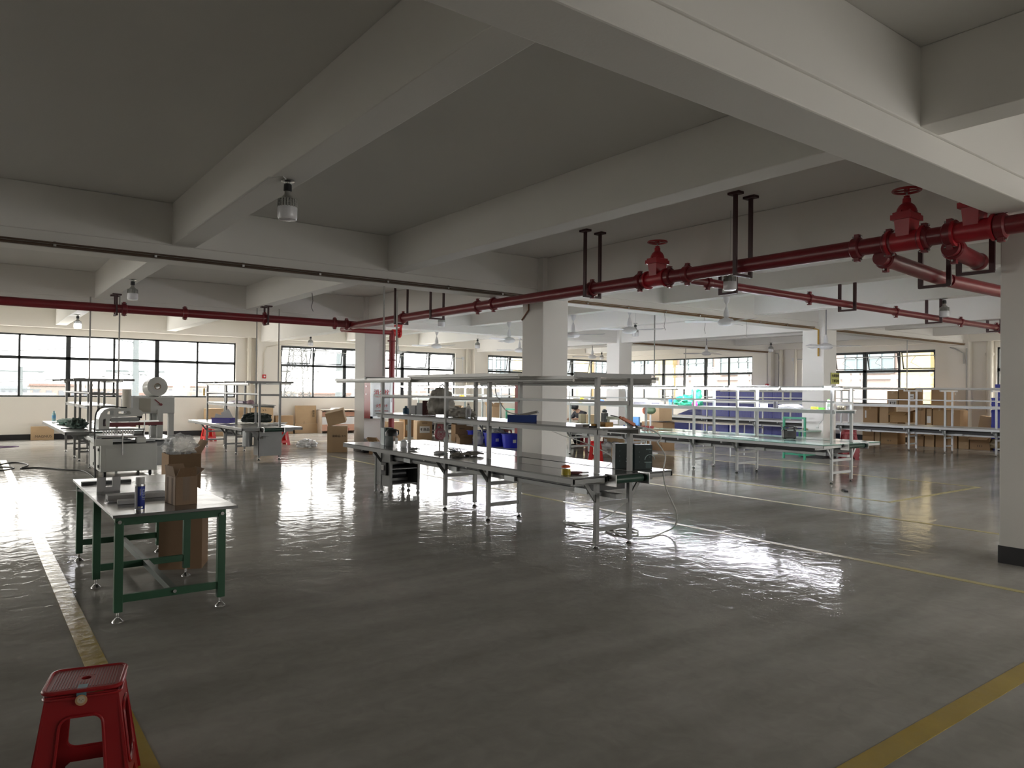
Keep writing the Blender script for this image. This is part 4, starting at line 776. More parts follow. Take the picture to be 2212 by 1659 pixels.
# ================================================================ things on the near table
can = thing('spray_can', 'blue and grey aerosol can standing on the near green table', 'spray can', (1.0, 5.80, .76))
MB().lathe([(.030, 0), (.033, .004), (.033, .178), (.030, .183)], n=32).build('can_body', M('can_blue', (.03, .05, .30), .3, .2), can); MB().lathe([(.0335, .0), (.0335, .012)], n=32).lathe([(.0335, .175), (.034, .182), (.033, .188)], n=32).build('can_rim', chrome, can)
MB().lathe([(.030, .186), (.029, .235), (.026, .238), (.001, .238)], n=32).build('cap', M('light_grey_cap', (.50, .50, .50), .4), can)
wr = MB(); vs = []; 
for i in range(9):
    a = rad(190+i*5.5); vs += [(.0338*cos(a), .0338*sin(a), .012), (.0338*cos(a), .0338*sin(a), .175)]
wr.add(vs, [(2*i, 2*i+2, 2*i+3, 2*i+1) for i in range(8)], True).build('grey_stripe', M('can_grey', (.40, .40, .43), .3), can)
MB().add([(.0339*cos(rad(a)), .0339*sin(rad(a)), z) for a in range(236, 300, 8) for z in (.018, .032)], [(2*i, 2*i+2, 2*i+3, 2*i+1) for i in range(7)], True).build('silver_band', chrome, can)
text('CM-31', .030, M('pale_lettering', (.45, .52, .62), .4), can, (.017, -.0315, .115), (pi/2, pi/2, rad(20)), align='CENTER', ext=.002); text('干性润滑剂', .010, white_p, can, (-.004, -.036, .135), (pi/2, pi/2, rad(0)), ext=.001)
foam = M('light_grey_foam', (.56, .56, .57), .7, bump=.05, bscale=50)
fb = thing('foam_block', 'U-shaped light grey foam block upright on the near table', 'foam block', (.965, 6.98, .76)); MB().plate([(-.085, 0), (.085, 0), (.085, .115), (.03, .115), (.03, .035), (-.025, .035), (-.025, .115), (-.085, .115)], [], lambda u, v, q: V((u, q, v)), .045).build('block', foam, fb, bevel=.003)
tag(MB().box((1.09, 6.47, .779), (.42, .13, .038), rz=-.02).build('foam_bar', foam, bevel=.003), 'long light grey foam bar lying across the near table', 'foam bar')
tag(MB().box((1.0, 6.19, .775), (.17, .09, .03), rz=-.1).build('foam_pad', foam, bevel=.004), 'small rounded grey foam pad left of the spray can', 'foam pad')
tag(MB().box((.90, 6.29, .764), (.12, .03, .008), rz=.15).box((.92, 6.31, .770), (.10, .02, .006), rz=.1).build('metal_strips', chrome), 'small bright metal strips beside the foam pad', 'metal strips')
tag(MB().box((1.03, 7.60, .771), (.40, .07, .022), rz=.02).build('black_tray', black_p), 'long black bar at the far edge of the near table', 'tray')
tag(MB().blob((1.15, 7.15, .762), .36, .40, .012, .5, 5, 8, (40, 20)).build('film_sheet', film), 'crinkled clear film sheet spread over the near table', 'plastic film')
# ================================================================ on and around the middle bench
bt, sh = .792, 1.272
dk = M('dark_green_printed_card', (.02, .035, .035), .35)
def gift(label, loc, rz, w, d, h):
    b = thing('dark_gift_box', label, 'box', loc, rz); MB().b2(-w/2, w/2, -d/2, d/2, 0, h).build('box_body', dk, b, bevel=.003); g = M('mint_print', (.30, .42, .42), .5)
    MB().b2(w*.12, w*.42, -d/2-.002, -d/2, h*.06, h*.30).build('lower_print', M('grey_green_print', (.06, .10, .10), .4), b)
    text('moiu', .03, g, b, (w*.28, -d/2-.003, h*.82), FY); text('◠', h*.55, g, b, (w*.36, -d/2-.003, h*.36), FY); MB().b2(w*.05, w*.45, -d/2-.003, -d/2-.001, h*.28, h*.31).build('print_line', g, b)
    for k_ in range(6): text('·', .05, g, b, (-w/2+.05+(.12 if k_ > 2 else 0), -d/2-.003, h*(.3+.2*(k_ % 3))), FY)
    return b
gift('dark green printed box pair at the near end of the middle bench, right half', (6.05, 5.66, bt), rad(-30), .20, .14, .275)
gift('dark green printed box at the near end of the middle bench, left half', (5.93, 5.83, bt), rad(-30), .22, .14, .28)
tag(MB().cyl((4.93, 5.66, bt), (4.93, 5.66, bt+.065), .048, n=28).cyl((4.93, 5.66, bt+.0655), (4.93, 5.66, bt+.067), .02).build('tape_roll', M('yellow_clear_tape', (.40, .32, .04), .15, var=.2)), 'yellow roll of clear tape on the middle bench', 'tape roll')
tag(MB().blob((4.92, 5.65, bt+.085), .05, .04, .018, .2, 3, 1, (20, 12)).build('orange_dispenser', M('orange_lid', (.60, .09, .02), .35)), 'orange plastic piece lying on the yellow tape roll', 'dispenser')
pl = thing('pliers', 'dark pliers with brown grips lying on the middle bench', 'pliers', (5.12, 5.66, bt+.012), -.4); MB().tube([(-.11, .02, 0), (-.04, .035, 0), (.02, 0, 0)], .012, 8).tube([(-.11, -.03, 0), (-.04, -.035, 0), (.02, 0, 0)], .012, 8).build('grip', M('oxblood_grip', (.09, .02, .02), .4), pl); MB().bar((.02, 0, 0), (.10, .01, .0), .02, .016).build('jaws', mg, pl)
pk = M('dusty_pink_plastic', (.34, .06, .09), .4)
df = thing('desk_fan', 'round pink desk fan on a pale stem on the middle bench', 'desk fan', (5.10, 8.45, bt)); MB().lathe([(.075, 0), (.078, .02), (.05, .032), (.012, .04)], n=28).cyl((0, 0, .03), (0, 0, .20), .011).build('stand', white_p, df)
R_ = Matrix.Rotation(pi/2, 3, 'X'); MB().lathe([(.001, -.025), (.075, -.022), (.083, 0), (.075, .022), (.001, .025)], (0, -.01, .265), n=32, R=R_).build('fan_head', pk, df)
gr = MB(); [gr.tube([(rr*cos(a*pi/10), -.036, .265+rr*sin(a*pi/10)) for a in range(20)], .0015, 5, closed=True) for rr in (.025, .042, .06)]; gr.build('fan_grille', white_p, df); text('♡ ∪ ♡', .04, white_p, df, (0, -.038, .29), FY)
ch = M('cable_clutter', (.10, .10, .10), .4)
for i, (x, y, lb) in enumerate(((5.05, 9.05, 'tangle of dark adapters and leads left of the pink desk fan'), (5.22, 8.25, 'coiled lead right of the pink desk fan'))):
    g = MB(); random.seed(i); p_ = [(x+random.uniform(-.08, .08), y+random.uniform(-.10, .10), bt+.008+random.uniform(0, .03+.05*i)) for _ in range(22)]; g.tube(p_, .006, 6); g.box((x, y+.05, bt+.015), (.05, .07, .03), rz=.4); tag(g.build('lead_tangle', ch), lb, 'cables')
for i, (x, y, rz_, lb) in enumerate(((5.08, 7.95, .5, 'limp grey work glove lying nearer the bench edge'), (5.32, 8.02, -.3, 'bunched grey work glove lying behind the first glove'))):
    g = thing('work_glove', lb, 'glove', (x, y, bt+.02), rz_); mb = MB().blob((0, 0, 0), .09, .07, .035, .4, 4, i, (32, 18))
    for f_ in range(4): mb.tube([(.05, -.045+.03*f_, .0), (.11, -.06+.04*f_, .012), (.16, -.07+.045*f_, .002)], .012, 8)
    mb.tube([(-.02, .06, 0), (.03, .10, .005), (.07, .11, 0)], .012, 8); mb.build('glove_body', M('grey_knit', (.27, .25, .22), .9, var=.2, scale=20, bump=.4), g)
jar = thing('water_jug', 'clear jug with a black lid and handle at the far end of the middle bench', 'jug', (5.14, 9.92, bt)); MB().lathe([(.085, 0), (.09, .01), (.09, .16), (.075, .175)], n=28).build('jug_body', M('grey_clear_jug', (.25, .28, .28), .08, alpha=.55), jar); MB().lathe([(.092, .155), (.092, .20), (.07, .24), (.04, .262), (.001, .264)], n=28).tube([(.06, 0, .25), (.12, 0, .23), (.12, 0, .18), (.09, 0, .16)], .01, 8).build('jug_lid', black_p, jar); MB().box((.04, -.09, .08), (.06, .004, .09), rz=.4).build('jug_label', paper, jar)
bx_ = thing('green_tea_box', 'tall dark green box with a pale side standing behind the jug', 'box', (5.22, 10.22, bt), -.2); MB().b2(-.05, .07, -.10, .10, 0, .265).build('box_body', M('bottle_green_card', (.012, .05, .035), .4), bx_); MB().b2(-.075, -.05, -.10, .10, 0, .26).build('pale_side', M('pale_blue_card', (.36, .42, .42), .5), bx_)
tag(MB().lathe([(.045, 0), (.048, .01), (.048, .09), (.03, .10), (.03, .115)], (5.19, 9.62, bt), n=24).box((5.15, 9.58, bt+.05), (.04, .04, .06)).build('white_canister', white_p), 'small white canister right of the clear jug', 'canister')
tag(MB().lathe([(.045, 0), (.05, .01), (.05, .085), (.02, .10), (.02, .125), (.001, .126)], (5.40, 9.95, sh), n=24).build('blue_jar', M('blue_jar_plastic', (.03, .09, .16), .3)), 'small blue jar with a neck on the bench shelf', 'jar')
tag(MB().box((5.42, 9.72, sh+.07), (.06, .10, .14), rz=.2).build('grey_box', M('grey_card', (.28, .29, .30), .5)), 'low grey box next to the blue jar on the shelf', 'box')
tag(MB().box((5.44, 9.58, sh+.09), (.035, .12, .18), rz=.2).build('grey_box', M('grey_card_tall', (.24, .25, .26), .5)), 'tall thin grey box beside the maroon bag on the shelf', 'box')
mb_ = thing('maroon_paper_bag', 'maroon printed paper bag on the bench shelf', 'paper bag', (5.50, 9.42, sh), -.5); MB().b2(-.10, .10, -.04, .04, 0, .215).build('bag_body', M('maroon_paper', (.10, .035, .035), .5, var=.5, scale=14), mb_); MB().blob((.02, -.045, .06), .06, .008, .05, .6, 6, 3, (24, 14), flat=False).build('bag_picture', M('bag_print', (.20, .10, .08), .5), mb_)
cw = M('cream_fabric_bag', (.40, .38, .34), .55, var=.2, scale=6, bump=.8, bscale=10)
cb_ = thing('carrier_bag', 'tall cream carrier bag with looped handles on the bench shelf', 'bag', (5.45, 9.0, sh)); MB().blob((0, 0, .16), .20, .13, .24, .22, 3, 6, (44, 30)).build('bag_body', cw, cb_); MB().tube([(-.06, 0, .34), (-.02, 0, .43), (.02, 0, .46), (.06, 0, .42), (.09, 0, .34)], .008, 8).tube([(-.04, .03, .33), (0, .03, .41), (.05, .03, .38), (.06, .03, .33)], .008, 8).build('bag_handle', cw, cb_)
tag(MB().blob((5.50, 8.55, sh+.05), .14, .28, .085, .3, 3, 11, (44, 24)).build('limp_bag', cw), 'limp cream bag slumped right of the tall carrier bag', 'bag')
def bottle(label, loc, r=.032, h=.21, m_=None, cap=None, lab=None, name='water_bottle'):
    b = thing(name, label, 'bottle', loc); MB().lathe([(r*.9, 0), (r, .01), (r, h*.62), (r*.85, h*.74), (r*.38, h*.9), (r*.38, h*.95)], n=24).build('bottle_body', m_ or M('clear_pet', (.60, .64, .66), .06, alpha=.45), b)
    MB().cyl((0, 0, h*.93), (0, 0, h), r*.42, n=16).build('cap', cap or white_p, b); MB().lathe([(r+.0012, h*.28), (r+.0012, h*.58)], n=24).build('label', lab or paper, b); return b
bottle('clear water bottle with a dark cap standing on the middle bench shelf', (5.38, 8.18, sh), .036, .20, cap=M('dark_cap', (.08, .07, .06), .4), lab=M('grey_label', (.25, .25, .27), .4))
tr = thing('blue_parts_tray', 'blue ribbed parts tray on the middle bench shelf', 'tray', (5.40, 7.02, sh), rad(-36)); g = MB(); w_, d_, h_ = .34, .17, .085
g.box((0, 0, .005), (w_, d_, .01)).box((0, -d_/2, h_/2), (w_, .006, h_)).box((0, d_/2, h_/2), (w_, .006, h_)).box((-w_/2, 0, h_/2), (.006, d_, h_)).box((w_/2, 0, h_/2), (.006, d_, h_)).box((0, -d_/2-.004, h_-.004), (w_+.02, .012, .008)).box((-w_/2-.004, 0, h_-.004), (.012, d_+.02, .008))
for i in range(8): g.box((-w_/2+w_*i/7, -d_/2-.004, h_/2), (.006, .006, h_))
for i in range(4): g.box((-w_/2-.004, -d_/2+d_*i/3, h_/2), (.006, .006, h_))
g.build('tray_body', M('blue_tray', (.035, .075, .30), .45), tr)
ps = thing('power_strip', 'grey power strip leaning out of the blue parts tray with a white lead', 'power strip', (5.42, 7.0, sh+.05), rad(-36)); MB().bar((-.10, 0, .02), (.16, .01, .075), .05, .03).build('strip_body', M('strip_grey', (.35, .33, .31), .4), ps); MB().bar((.15, -.02, .085), (.17, -.02, .06), .02, .02).build('plug', white_p, ps)
tag(MB().tube([(5.36, 7.05, sh+.09), (5.30, 7.20, 1.40), (5.25, 7.32, 1.55), (5.28, 7.42, 1.68), (5.32, 7.46, 1.82)], .007, 8, soft=6).build('white_lead', cable_w), 'white lead running from the parts tray up to the light fixtures', 'cable')
tag(MB().tube([(5.55, 6.75, 1.21), (5.95, 6.9, 1.10), (6.3, 6.9, 1.0), (6.5, 6.65, .86), (6.62, 6.55, .70), (6.7, 6.4, .5), (6.55, 6.5, .2), (6.3, 6.7, .02), (6.05, 6.9, .012), (6.2, 6.6, .012), (6.5, 6.3, .012)], .006, 8, soft=6).build('white_lead', cable_w), 'white lead sagging from under the shelf across the centre pillar', 'cable')
cl = MB().tube([(6.12, 5.50, 1.10), (6.20, 5.45, .95), (6.14, 5.42, .80), (6.18, 5.42, .6), (6.45, 5.5, .3), (6.60, 5.65, .10), (6.50, 5.75, .012), (6.2, 5.7, .012), (6.02, 5.9, .012)]+[(6.2+.17*cos(a*.5), 6.1+.20*sin(a*.5), .012+.004*(a/13)) for a in range(3, 28)]+[(6.05, 6.5, .012), (6.0, 6.9, .012), (6.1, 7.0, .012)], .0075, 8, soft=5)
tag(cl.build('air_hose', M('white_air_hose', (.62, .63, .60), .35)), 'white air hose drooping to a coil on the floor by the bench leg', 'hose')
tag(MB().tube([(5.80, 5.56, 1.285), (5.98, 5.50, 1.25), (6.12, 5.45, 1.17), (6.14, 5.50, 1.09)], .0075, 8, soft=6).build('air_hose', cable_w), 'short curve of white air hose at the air gun grip', 'hose')
gn = thing('air_gun', 'orange air blow gun with a black nozzle propped on the shelf end', 'air gun', (5.62, 5.52, sh+.025)); og = M('orange_gun', (.50, .11, .02), .35)
MB().bar((-.03, 0, .075), (.13, -.03, .0), .032, .034).bar((-.06, .006, .085), (-.03, 0, .07), .028, .026).build('gun_body', og, gn, bevel=.004); MB().cyl((-.05, .004, .082), (-.17, .03, .105), .005).cyl((.13, -.03, 0), (.18, -.04, -.035), .010).bar((.02, -.01, .03), (.08, -.025, -.01), .014, .012).build('nozzle', black_p, gn)
yt = thing('yellow_toolbox', 'worn yellow and black power tool on the shelf behind the near upright', 'tool', (5.36, 5.60, sh)); yl = M('worn_yellow', (.42, .20, .02), .45, var=.4, scale=30)
MB().box((.08, 0, .03), (.12, .09, .05)).box((-.06, .03, .025), (.10, .05, .03), rz=.4).build('tool_body', yl, yt, bevel=.006); MB().box((-.07, .03, .01), (.14, .06, .02), rz=.4).cyl((.08, 0, .05), (.08, 0, .085), .004).box((.08, 0, .085), (.03, .006, .006)).build('tool_base', black_p, yt)
tag(MB().box((5.28, 5.80, sh+.014), (.12, .10, .028), rz=.2).build('grey_adapter', M('adapter_grey', (.33, .33, .34), .5)), 'grey adapter strip left of the yellow power tool', 'adapter')
pc = thing('plastic_cup', 'small clear plastic tub on the floor beside the open drive cabinet', 'tub', (5.35, 9.55, 0)); MB().lathe([(.05, 0), (.065, .10), (.062, .10), (.048, .004)], n=20).build('cup', film, pc); MB().cyl((0, 0, .01), (0, 0, .06), .03).build('contents', paper, pc)
tag(MB().blob((7.55, 19.6, .10), .28, .24, .14, .35, 3, 21, (44, 24)).build('plastic_bag', bag_w), 'white plastic bag lying alone on the floor right of the left bench', 'bag')
tag(MB().box((12.0, 6.55, .012), (.22, .06, .024), rz=.7).build('black_strip', black_p), 'small black strip on the floor in front of the green-topped bench', 'strip')
# ================================================================ left bench
lb_ = .762
k_ = thing('blue_basket', 'violet-blue plastic basket full of papers on the left bench', 'basket', (5.12, 18.9, lb_), rad(-40)); g = MB(); w_, d_, h_ = .46, .30, .13
vio = M('violet_blue_plastic', (.10, .08, .42), .4); g.box((0, 0, .01), (w_*.9, d_*.9, .015)).box((0, -d_/2, h_/2), (w_, .01, h_)).box((0, d_/2, h_/2), (w_, .01, h_)).box((-w_/2, 0, h_/2), (.01, d_, h_)).box((w_/2, 0, h_/2), (.01, d_, h_)).box((0, -d_/2-.006, h_), (w_+.03, .02, .015)); g.build('basket_body', vio, k_, bevel=.004)
for i, (x, z, rr) in enumerate(((-.12, .15, .3), (.10, .20, -.5), (.0, .14, .1))): tag(MB().box((5.12+x*.7, 18.9-x*.5, lb_+z), (.22, .015, .24 if i == 1 else .12), R=Matrix.Rotation(-.6, 3, 'Z')@Matrix.Rotation(rr, 3, 'Y')).build('paper_sheets', paper), ['left slanting', 'tall upright', 'low middle'][i]+' wad of white paper in the violet-blue basket', 'paper', 'papers in the blue basket')
gb = thing('bin_bag', 'dark grey tied bin bag lying on the left bench', 'bag', (5.9, 18.75, lb_+.10), rad(-35)); MB().blob((0, 0, 0), .38, .17, .16, .22, 2.5, 14, (48, 26)).build('bag_body', M('dark_bin_bag', (.035, .045, .04), .25, var=.3, scale=6, bump=.9, bscale=9), gb)
for i in range(4): tag(MB().box((6.0+.03*i, 17.75-.04*i, lb_+.008+.012*i), (.42-.05*i, .32, .01), rz=.3*i).build('paper_sheets', paper), ['bottom', 'second', 'third', 'top'][i]+' sheet of the paper pile on the left bench behind the bin bag', 'paper', 'paper pile on the left bench')
tag(MB().box((5.55, 19.0, 1.29), (.22, 1.2, .05)).build('purple_strips', M('mauve_plastic', (.32, .26, .34), .5)), 'bundle of mauve strips on the shelf of the left bench', 'strips')
tag(MB().blob((5.55, 18.15, 1.29), .08, .12, .06, .3, 3, 2, (24, 14)).build('pink_bag', M('dull_pink', (.40, .25, .30), .5)), 'small dull pink bag at the end of the mauve strips', 'bag')
tag(MB().cyl((5.27, 21.42, 1.42), (5.27, 21.42, 1.62), .022, n=12).cyl((5.27, 21.42, 1.6), (5.27, 21.42, 1.735), .003, n=5).build('hanging_marker', M('yellow_red_marker', (.6, .35, .03), .5)), 'small yellow and red tag hanging at the far end of the left bench', 'tag')
# far left bench
bottle('pale blue water bottle at the far end of the far left bench', (1.72, 21.4, lb_), .045, .26, M('blue_pet', (.35, .62, .66), .08, alpha=.7), M('blue_cap', (.1, .2, .3), .4), M('blue_label', (.10, .32, .55), .4))
clm = M('green_work_cloth', (.04, .12, .085), .8, var=.3, scale=6, bump=.5, bscale=10)
tag(MB().blob((1.90, 19.9, lb_+.04), .22, .85, .07, .3, 3, 5, (48, 24)).build('folded_cloth', clm), 'long folded green cloth on the far left bench', 'cloth')
tag(MB().blob((1.86, 17.9, lb_+.07), .17, .34, .13, .35, 3, 9, (44, 24)).build('bundled_cloth', M('grey_green_cloth', (.05, .085, .07), .8, var=.3, scale=6, bump=.5, bscale=10)), 'bundled grey-green cloth at the near end of the far left bench', 'cloth')
tag(MB().box((1.62, 17.4, lb_+.012), (.20, .05, .022), rz=.1).build('black_tool', black_p), 'black handled tool beside the bundled cloth', 'tool')
# ================================================================ green bench: radio and shelf items
rs = 1.362; rt = .763
rd = thing('portable_speaker', 'black portable speaker with a carrying handle on the green-topped bench', 'speaker', (13.05, 8.28, rt), rad(-40)); MB().box((0, 0, .09), (.24, .16, .17)).box((-.09, 0, .01), (.04, .14, .03)).box((.09, 0, .01), (.04, .14, .03)).build('speaker_body', black_p, rd, bevel=.015); MB().tube([(-.10, 0, .16), (-.10, 0, .225), (-.08, 0, .24), (.08, 0, .24), (.10, 0, .225), (.10, 0, .16)], .011, 8).build('handle', black_p, rd); MB().cyl((0, -.08, .085), (0, -.086, .085), .055, n=24).build('speaker_cone', M('cone_black', (.035, .035, .038), .6), rd); MB().box((0, -.083, .165), (.12, .006, .02)).build('display', M('pale_display', (.5, .55, .6), .3), rd)
gbm = M('shiny_green_plastic', (.03, .36, .20), .22, var=.25, scale=6, bump=1., bscale=9)
tag(MB().blob((13.1, 10.85, rs+.08), .22, .36, .15, .3, 2.5, 8, (44, 26)).blob((13.1, 10.62, rs+.24), .10, .12, .20, .3, 3, 4, (30, 20), flat=False).build('green_bag', gbm), 'crinkled green plastic bag on the shelf of the green-topped bench', 'bag')
bottle('blue-labelled water bottle left of the green bag', (12.9, 11.2, rs), .04, .24, M('cyan_pet', (.35, .6, .62), .1, alpha=.7), M('cyan_cap', (.1, .4, .5), .4), M('strong_blue_label', (.04, .20, .65), .4))
tag(MB().blob((12.85, 10.46, rs+.04), .05, .07, .07, .2, 3, 3, (20, 12)).build('pink_piece', M('hot_pink', (.70, .03, .38), .4)), 'small hot pink piece at the foot of the green bag', 'plastic piece')
carton('small white and blue box on the shelf of the green-topped bench', (12.85, 8.72, rs), rad(-30), .1, .16, .09, mat=M('white_blue_box', (.55, .60, .70), .5), tape=False)
tag(MB().cyl((12.85, 8.45, rs), (12.85, 8.45, rs+.15), .045, n=16).build('dark_canister', M('dark_canister', (.08, .08, .09), .3)), 'dark canister with a silver edge beside the white-blue box', 'canister')
tag(MB().blob((12.9, 8.15, rs+.035), .10, .26, .05, .25, 3, 6, (36, 18)).build('flat_bag', bag_w), 'flat white printed bag on the shelf right of the dark canister', 'bag')
tag(MB().box((12.85, 7.62, rs+.025), (.08, .11, .05)).build('yellow_sponge', M('yellow_sponge', (.55, .52, .08), .7)), 'pale yellow sponge on the shelf near the bench end', 'sponge')
tag(MB().box((12.85, 7.48, rs+.018), (.06, .09, .036)).build('green_tape', M('lime_green', (.12, .62, .05), .4)), 'lime green piece beside the yellow sponge', 'tape')
bottle('white bottle with a green cap near the end of the shelf', (12.85, 7.34, rs), .042, .20, white_p, M('lime_cap', (.15, .5, .08), .4), M('pale_green_label', (.45, .62, .45), .4), 'lotion_bottle')
for i in range(3): tag(MB().cyl((12.85, 7.16-.05*i, rs+.04), (12.85, 7.12-.05*i, rs+.04), .04, n=18).build('label_roll', M('cream_roll_%d' % i, (.55, .50, .38), .5)), ['left', 'middle', 'right'][i]+' cream label roll at the end of the shelf', 'roll', 'label rolls at the shelf end')
for i, (y, w_) in enumerate(((11.9, .30), (12.15, .16), (12.35, .12), (11.55, .22))): tag(MB().box((12.85, y, rs+.03), (.14, w_, .05+.02*(i == 1)), rz=.1).build('component_box', M('pale_lilac_box_%d' % i, (.50, .50, .56), .5)), ['broad pale', 'taller white', 'small white', 'flat lilac'][i]+' box on the shelf left of the blue-labelled bottle', 'box')
tag(MB().box((12.95, 14.3, rs+.05), (.08, .03, .14), R=Matrix.Rotation(.6, 3, 'X')).box((12.95, 14.25, rs+.13), (.05, .10, .05)).build('cordless_driver', M('yellow_driver', (.60, .50, .03), .4)), 'yellow cordless driver on the shelf above the seated person', 'tool')
tag(MB().blob((12.9, 13.55, rs+.05), .06, .17, .05, .1, 3, 3, (24, 14)).build('blue_roll', M('vivid_blue_roll', (.05, .12, .75), .4)), 'vivid blue roll on the shelf right of the yellow driver', 'roll')
tag(MB().blob((12.9, 14.8, rs+.07), .08, .22, .08, .3, 3, 8, (28, 16)).build('white_bundle', bag_w), 'white bundle on the shelf left of the yellow driver', 'bag')
tag(MB().box((12.9, 20.0, rs+.06), (.10, .14, .14)).build('orange_box', M('orange_card', (.75, .33, .02), .5)), 'small orange box on the lit bench shelf far behind the carrier bag', 'box')
for i, y in enumerate((12.0, 10.9, 10.55, 9.6, 8.9)): tag(MB().box((12.45, y, rt+.008), (.12, .42 if i < 3 else .6, .014)).build('white_strip', paper), ['leftmost', 'second', 'third', 'fourth', 'rightmost'][i]+' white strip lying on the green bench top', 'strip', 'white strips on the green bench top')
sm = thing('sewing_machine_head', 'cream machine head on the green-topped bench right of the seated person', 'machine', (13.55, 13.72, rt), rad(-40)); MB().box((0, 0, .02), (.34, .16, .04)).box((-.12, 0, .12), (.08, .12, .2)).box((.02, 0, .20), (.36, .10, .08)).cyl((.15, 0, .04), (.15, 0, .2), .015).build('machine_head', M('cream_enamel', (.52, .50, .40), .35), sm, bevel=.01)
bs = thing('black_stand', 'black upright device on the bench behind the near upright', 'device', (13.72, 14.2, rt)); MB().box((0, 0, .16), (.14, .14, .32)).blob((0, 0, .36), .07, .07, .06, .1, 2, 2, (20, 12)).build('device_body', black_p, bs, bevel=.01)
tag(MB().box((13.4, 12.9, rt+.03), (.20, .36, .05)).build('blue_tray', M('cobalt_tray', (.05, .10, .60), .4)), 'small cobalt blue tray on the bench beside the red clamps', 'tray')
for i in range(3): tag(MB().box((13.35, 12.45-.14*i, rt+.035), (.05, .08, .06)).build('red_clamp', M('red_clamp_%d' % i, (.55, .03, .03), .4)), ['left', 'middle', 'right'][i]+' red clamp in a row on the green-topped bench', 'clamp', 'red clamps on the bench')
ch_ = thing('blue_chair_back', 'light blue plastic sheet-covered chair behind the bench near the grey pillar', 'chair', (15.0, 14.35, 0)); MB().box((0, .2, .45), (.45, .45, .04)).build('seat', blue_pl, ch_); MB().box((0, 0, .70), (.06, .42, .52)).build('backrest', M('light_blue_cover', (.12, .32, .62), .4, bump=.5, bscale=8), ch_)
for x in (0, .35):
    for y in (.02, .38): MB().cyl((x, y, 0), (x, y, .45), .016, n=8).build('leg', grey_lt, ch_)
tag(MB().blob((13.2, 13.4, .16), .30, .35, .20, .3, 3, 31, (44, 26)).build('plastic_sack', bag_w), 'large clear-white plastic sack on the floor right of the bright red stool', 'bag')
of = thing('pedestal_fan', 'green and orange standing fan behind the green-topped bench', 'fan', (14.7, 13.45, 0)); MB().cyl((0, 0, 0), (0, 0, 1.05), .025, n=10).lathe([(.20, 0), (.20, .03), (.03, .06)], n=24).build('stand', grey_lt, of); MB().blob((0, .0, 1.17), .12, .16, .11, .05, 2, 2, (28, 16), flat=False).build('fan_motor', M('olive_green_enamel', (.12, .18, .10), .4), of); MB().cyl((0, .18, 1.15), (0, .22, 1.14), .09, n=20).build('orange_cap', M('salmon_plastic', (.62, .20, .12), .4), of)
# ================================================================ green frames
def gframe(label, loc, rz=0):
    g = thing('green_frame_table', label, 'table', loc, rz); gm = M('jade_green_steel', (.03, .26, .15), .4); 
    for x, y, h in ((0, 0, .72), (.58, 0, .72), (0, .72, 1.06), (.58, .72, 1.06)): MB().box((x, y, h/2), (.045, .045, h)).build('leg', gm, g)
    MB().box((.29, .72, 1.04), (.58, .04, .05)).box((.29, 0, .12), (.58, .03, .04)).box((.29, .72, .12), (.58, .03, .04)).box((0, .36, .12), (.03, .72, .04)).box((.58, .36, .12), (.03, .72, .04)).build('rail', gm, g)
    MB().box((.29, .36, .71), (.70, .80, .03)).build('tabletop', M('pale_green_top', (.30, .42, .36), .3), g); return g
gframe('jade green steel table frame in front of the far right pillar', (17.52, 10.22, 0), pi/2)
gframe('jade green steel table frame far left of the centre pillar', (15.05, 18.9, 0), pi/2)
for i, (x, y) in enumerate(((17.2, 10.45), (17.05, 10.75), (17.3, 10.8))): tag(MB().blob((x, y, .755), .05, .07, .03, .4, 5, i, (18, 10)).build('small_parts', ch if i else M('tan_parts', (.4, .33, .2), .6)), ['tan', 'black', 'knotted black'][i]+' handful of parts on the jade green table', 'parts')
tag(MB().tube([(12.72, 7.35, 1.34), (12.70, 7.36, 1.18), (12.66, 7.45, 1.05)], .008, 6).box((12.66, 7.45, 1.03), (.03, .04, .03)).build('hanging_lead', cable_w), 'white lead with a plug hanging from the shelf end of the green-topped bench', 'cable')
for i, (x, y, z) in enumerate(((5.30, 13.6, 3.5), (12.9, 10.25, 3.31), (14.4, 10.25, 3.31), (11.6, 10.25, 3.31))): tag(MB().tube([(x, y, z), (x+.02, y, z-.15), (x-.01, y, z-.28), (x+.03, y, z-.36)], .006, 5).build('loose_wire', cable_b if i == 0 else conduit), ['dangling dark wire end below the left beam by the pipe', 'loose wire end hanging from the middle beam, middle one', 'loose wire end hanging from the middle beam, rightmost', 'loose wire end hanging from the middle beam, leftmost'][i], 'wire')
# ================================================================ seated person
P = thing('person', 'person with short black hair in dark clothes bending over the lit bench', 'person', (14.75, 16.12, 0), rad(-90))
def skin_body(name, joints, edges, mat, parent, sub=2):
    me = bpy.data.meshes.new(name); me.from_pydata([j[0] for j in joints], edges, []); o = bpy.data.objects.new(name, me); C.objects.link(o); o.parent = parent
    sk_ = o.modifiers.new('skin', 'SKIN'); 
    for i, j in enumerate(joints): me.skin_vertices[0].data[i].radius = (j[1], j[1] if len(j) < 3 else j[2])
    me.skin_vertices[0].data[0].use_root = True
    s_ = o.modifiers.new('sub', 'SUBSURF'); s_.levels = s_.render_levels = sub; me.materials.append(mat)
    return o
skin = M('skin', (.42, .25, .17), .5); shirt = M('black_shirt', (.014, .014, .017), .85, bump=.3, bscale=12); trous = M('dark_trousers', (.025, .026, .032), .85)
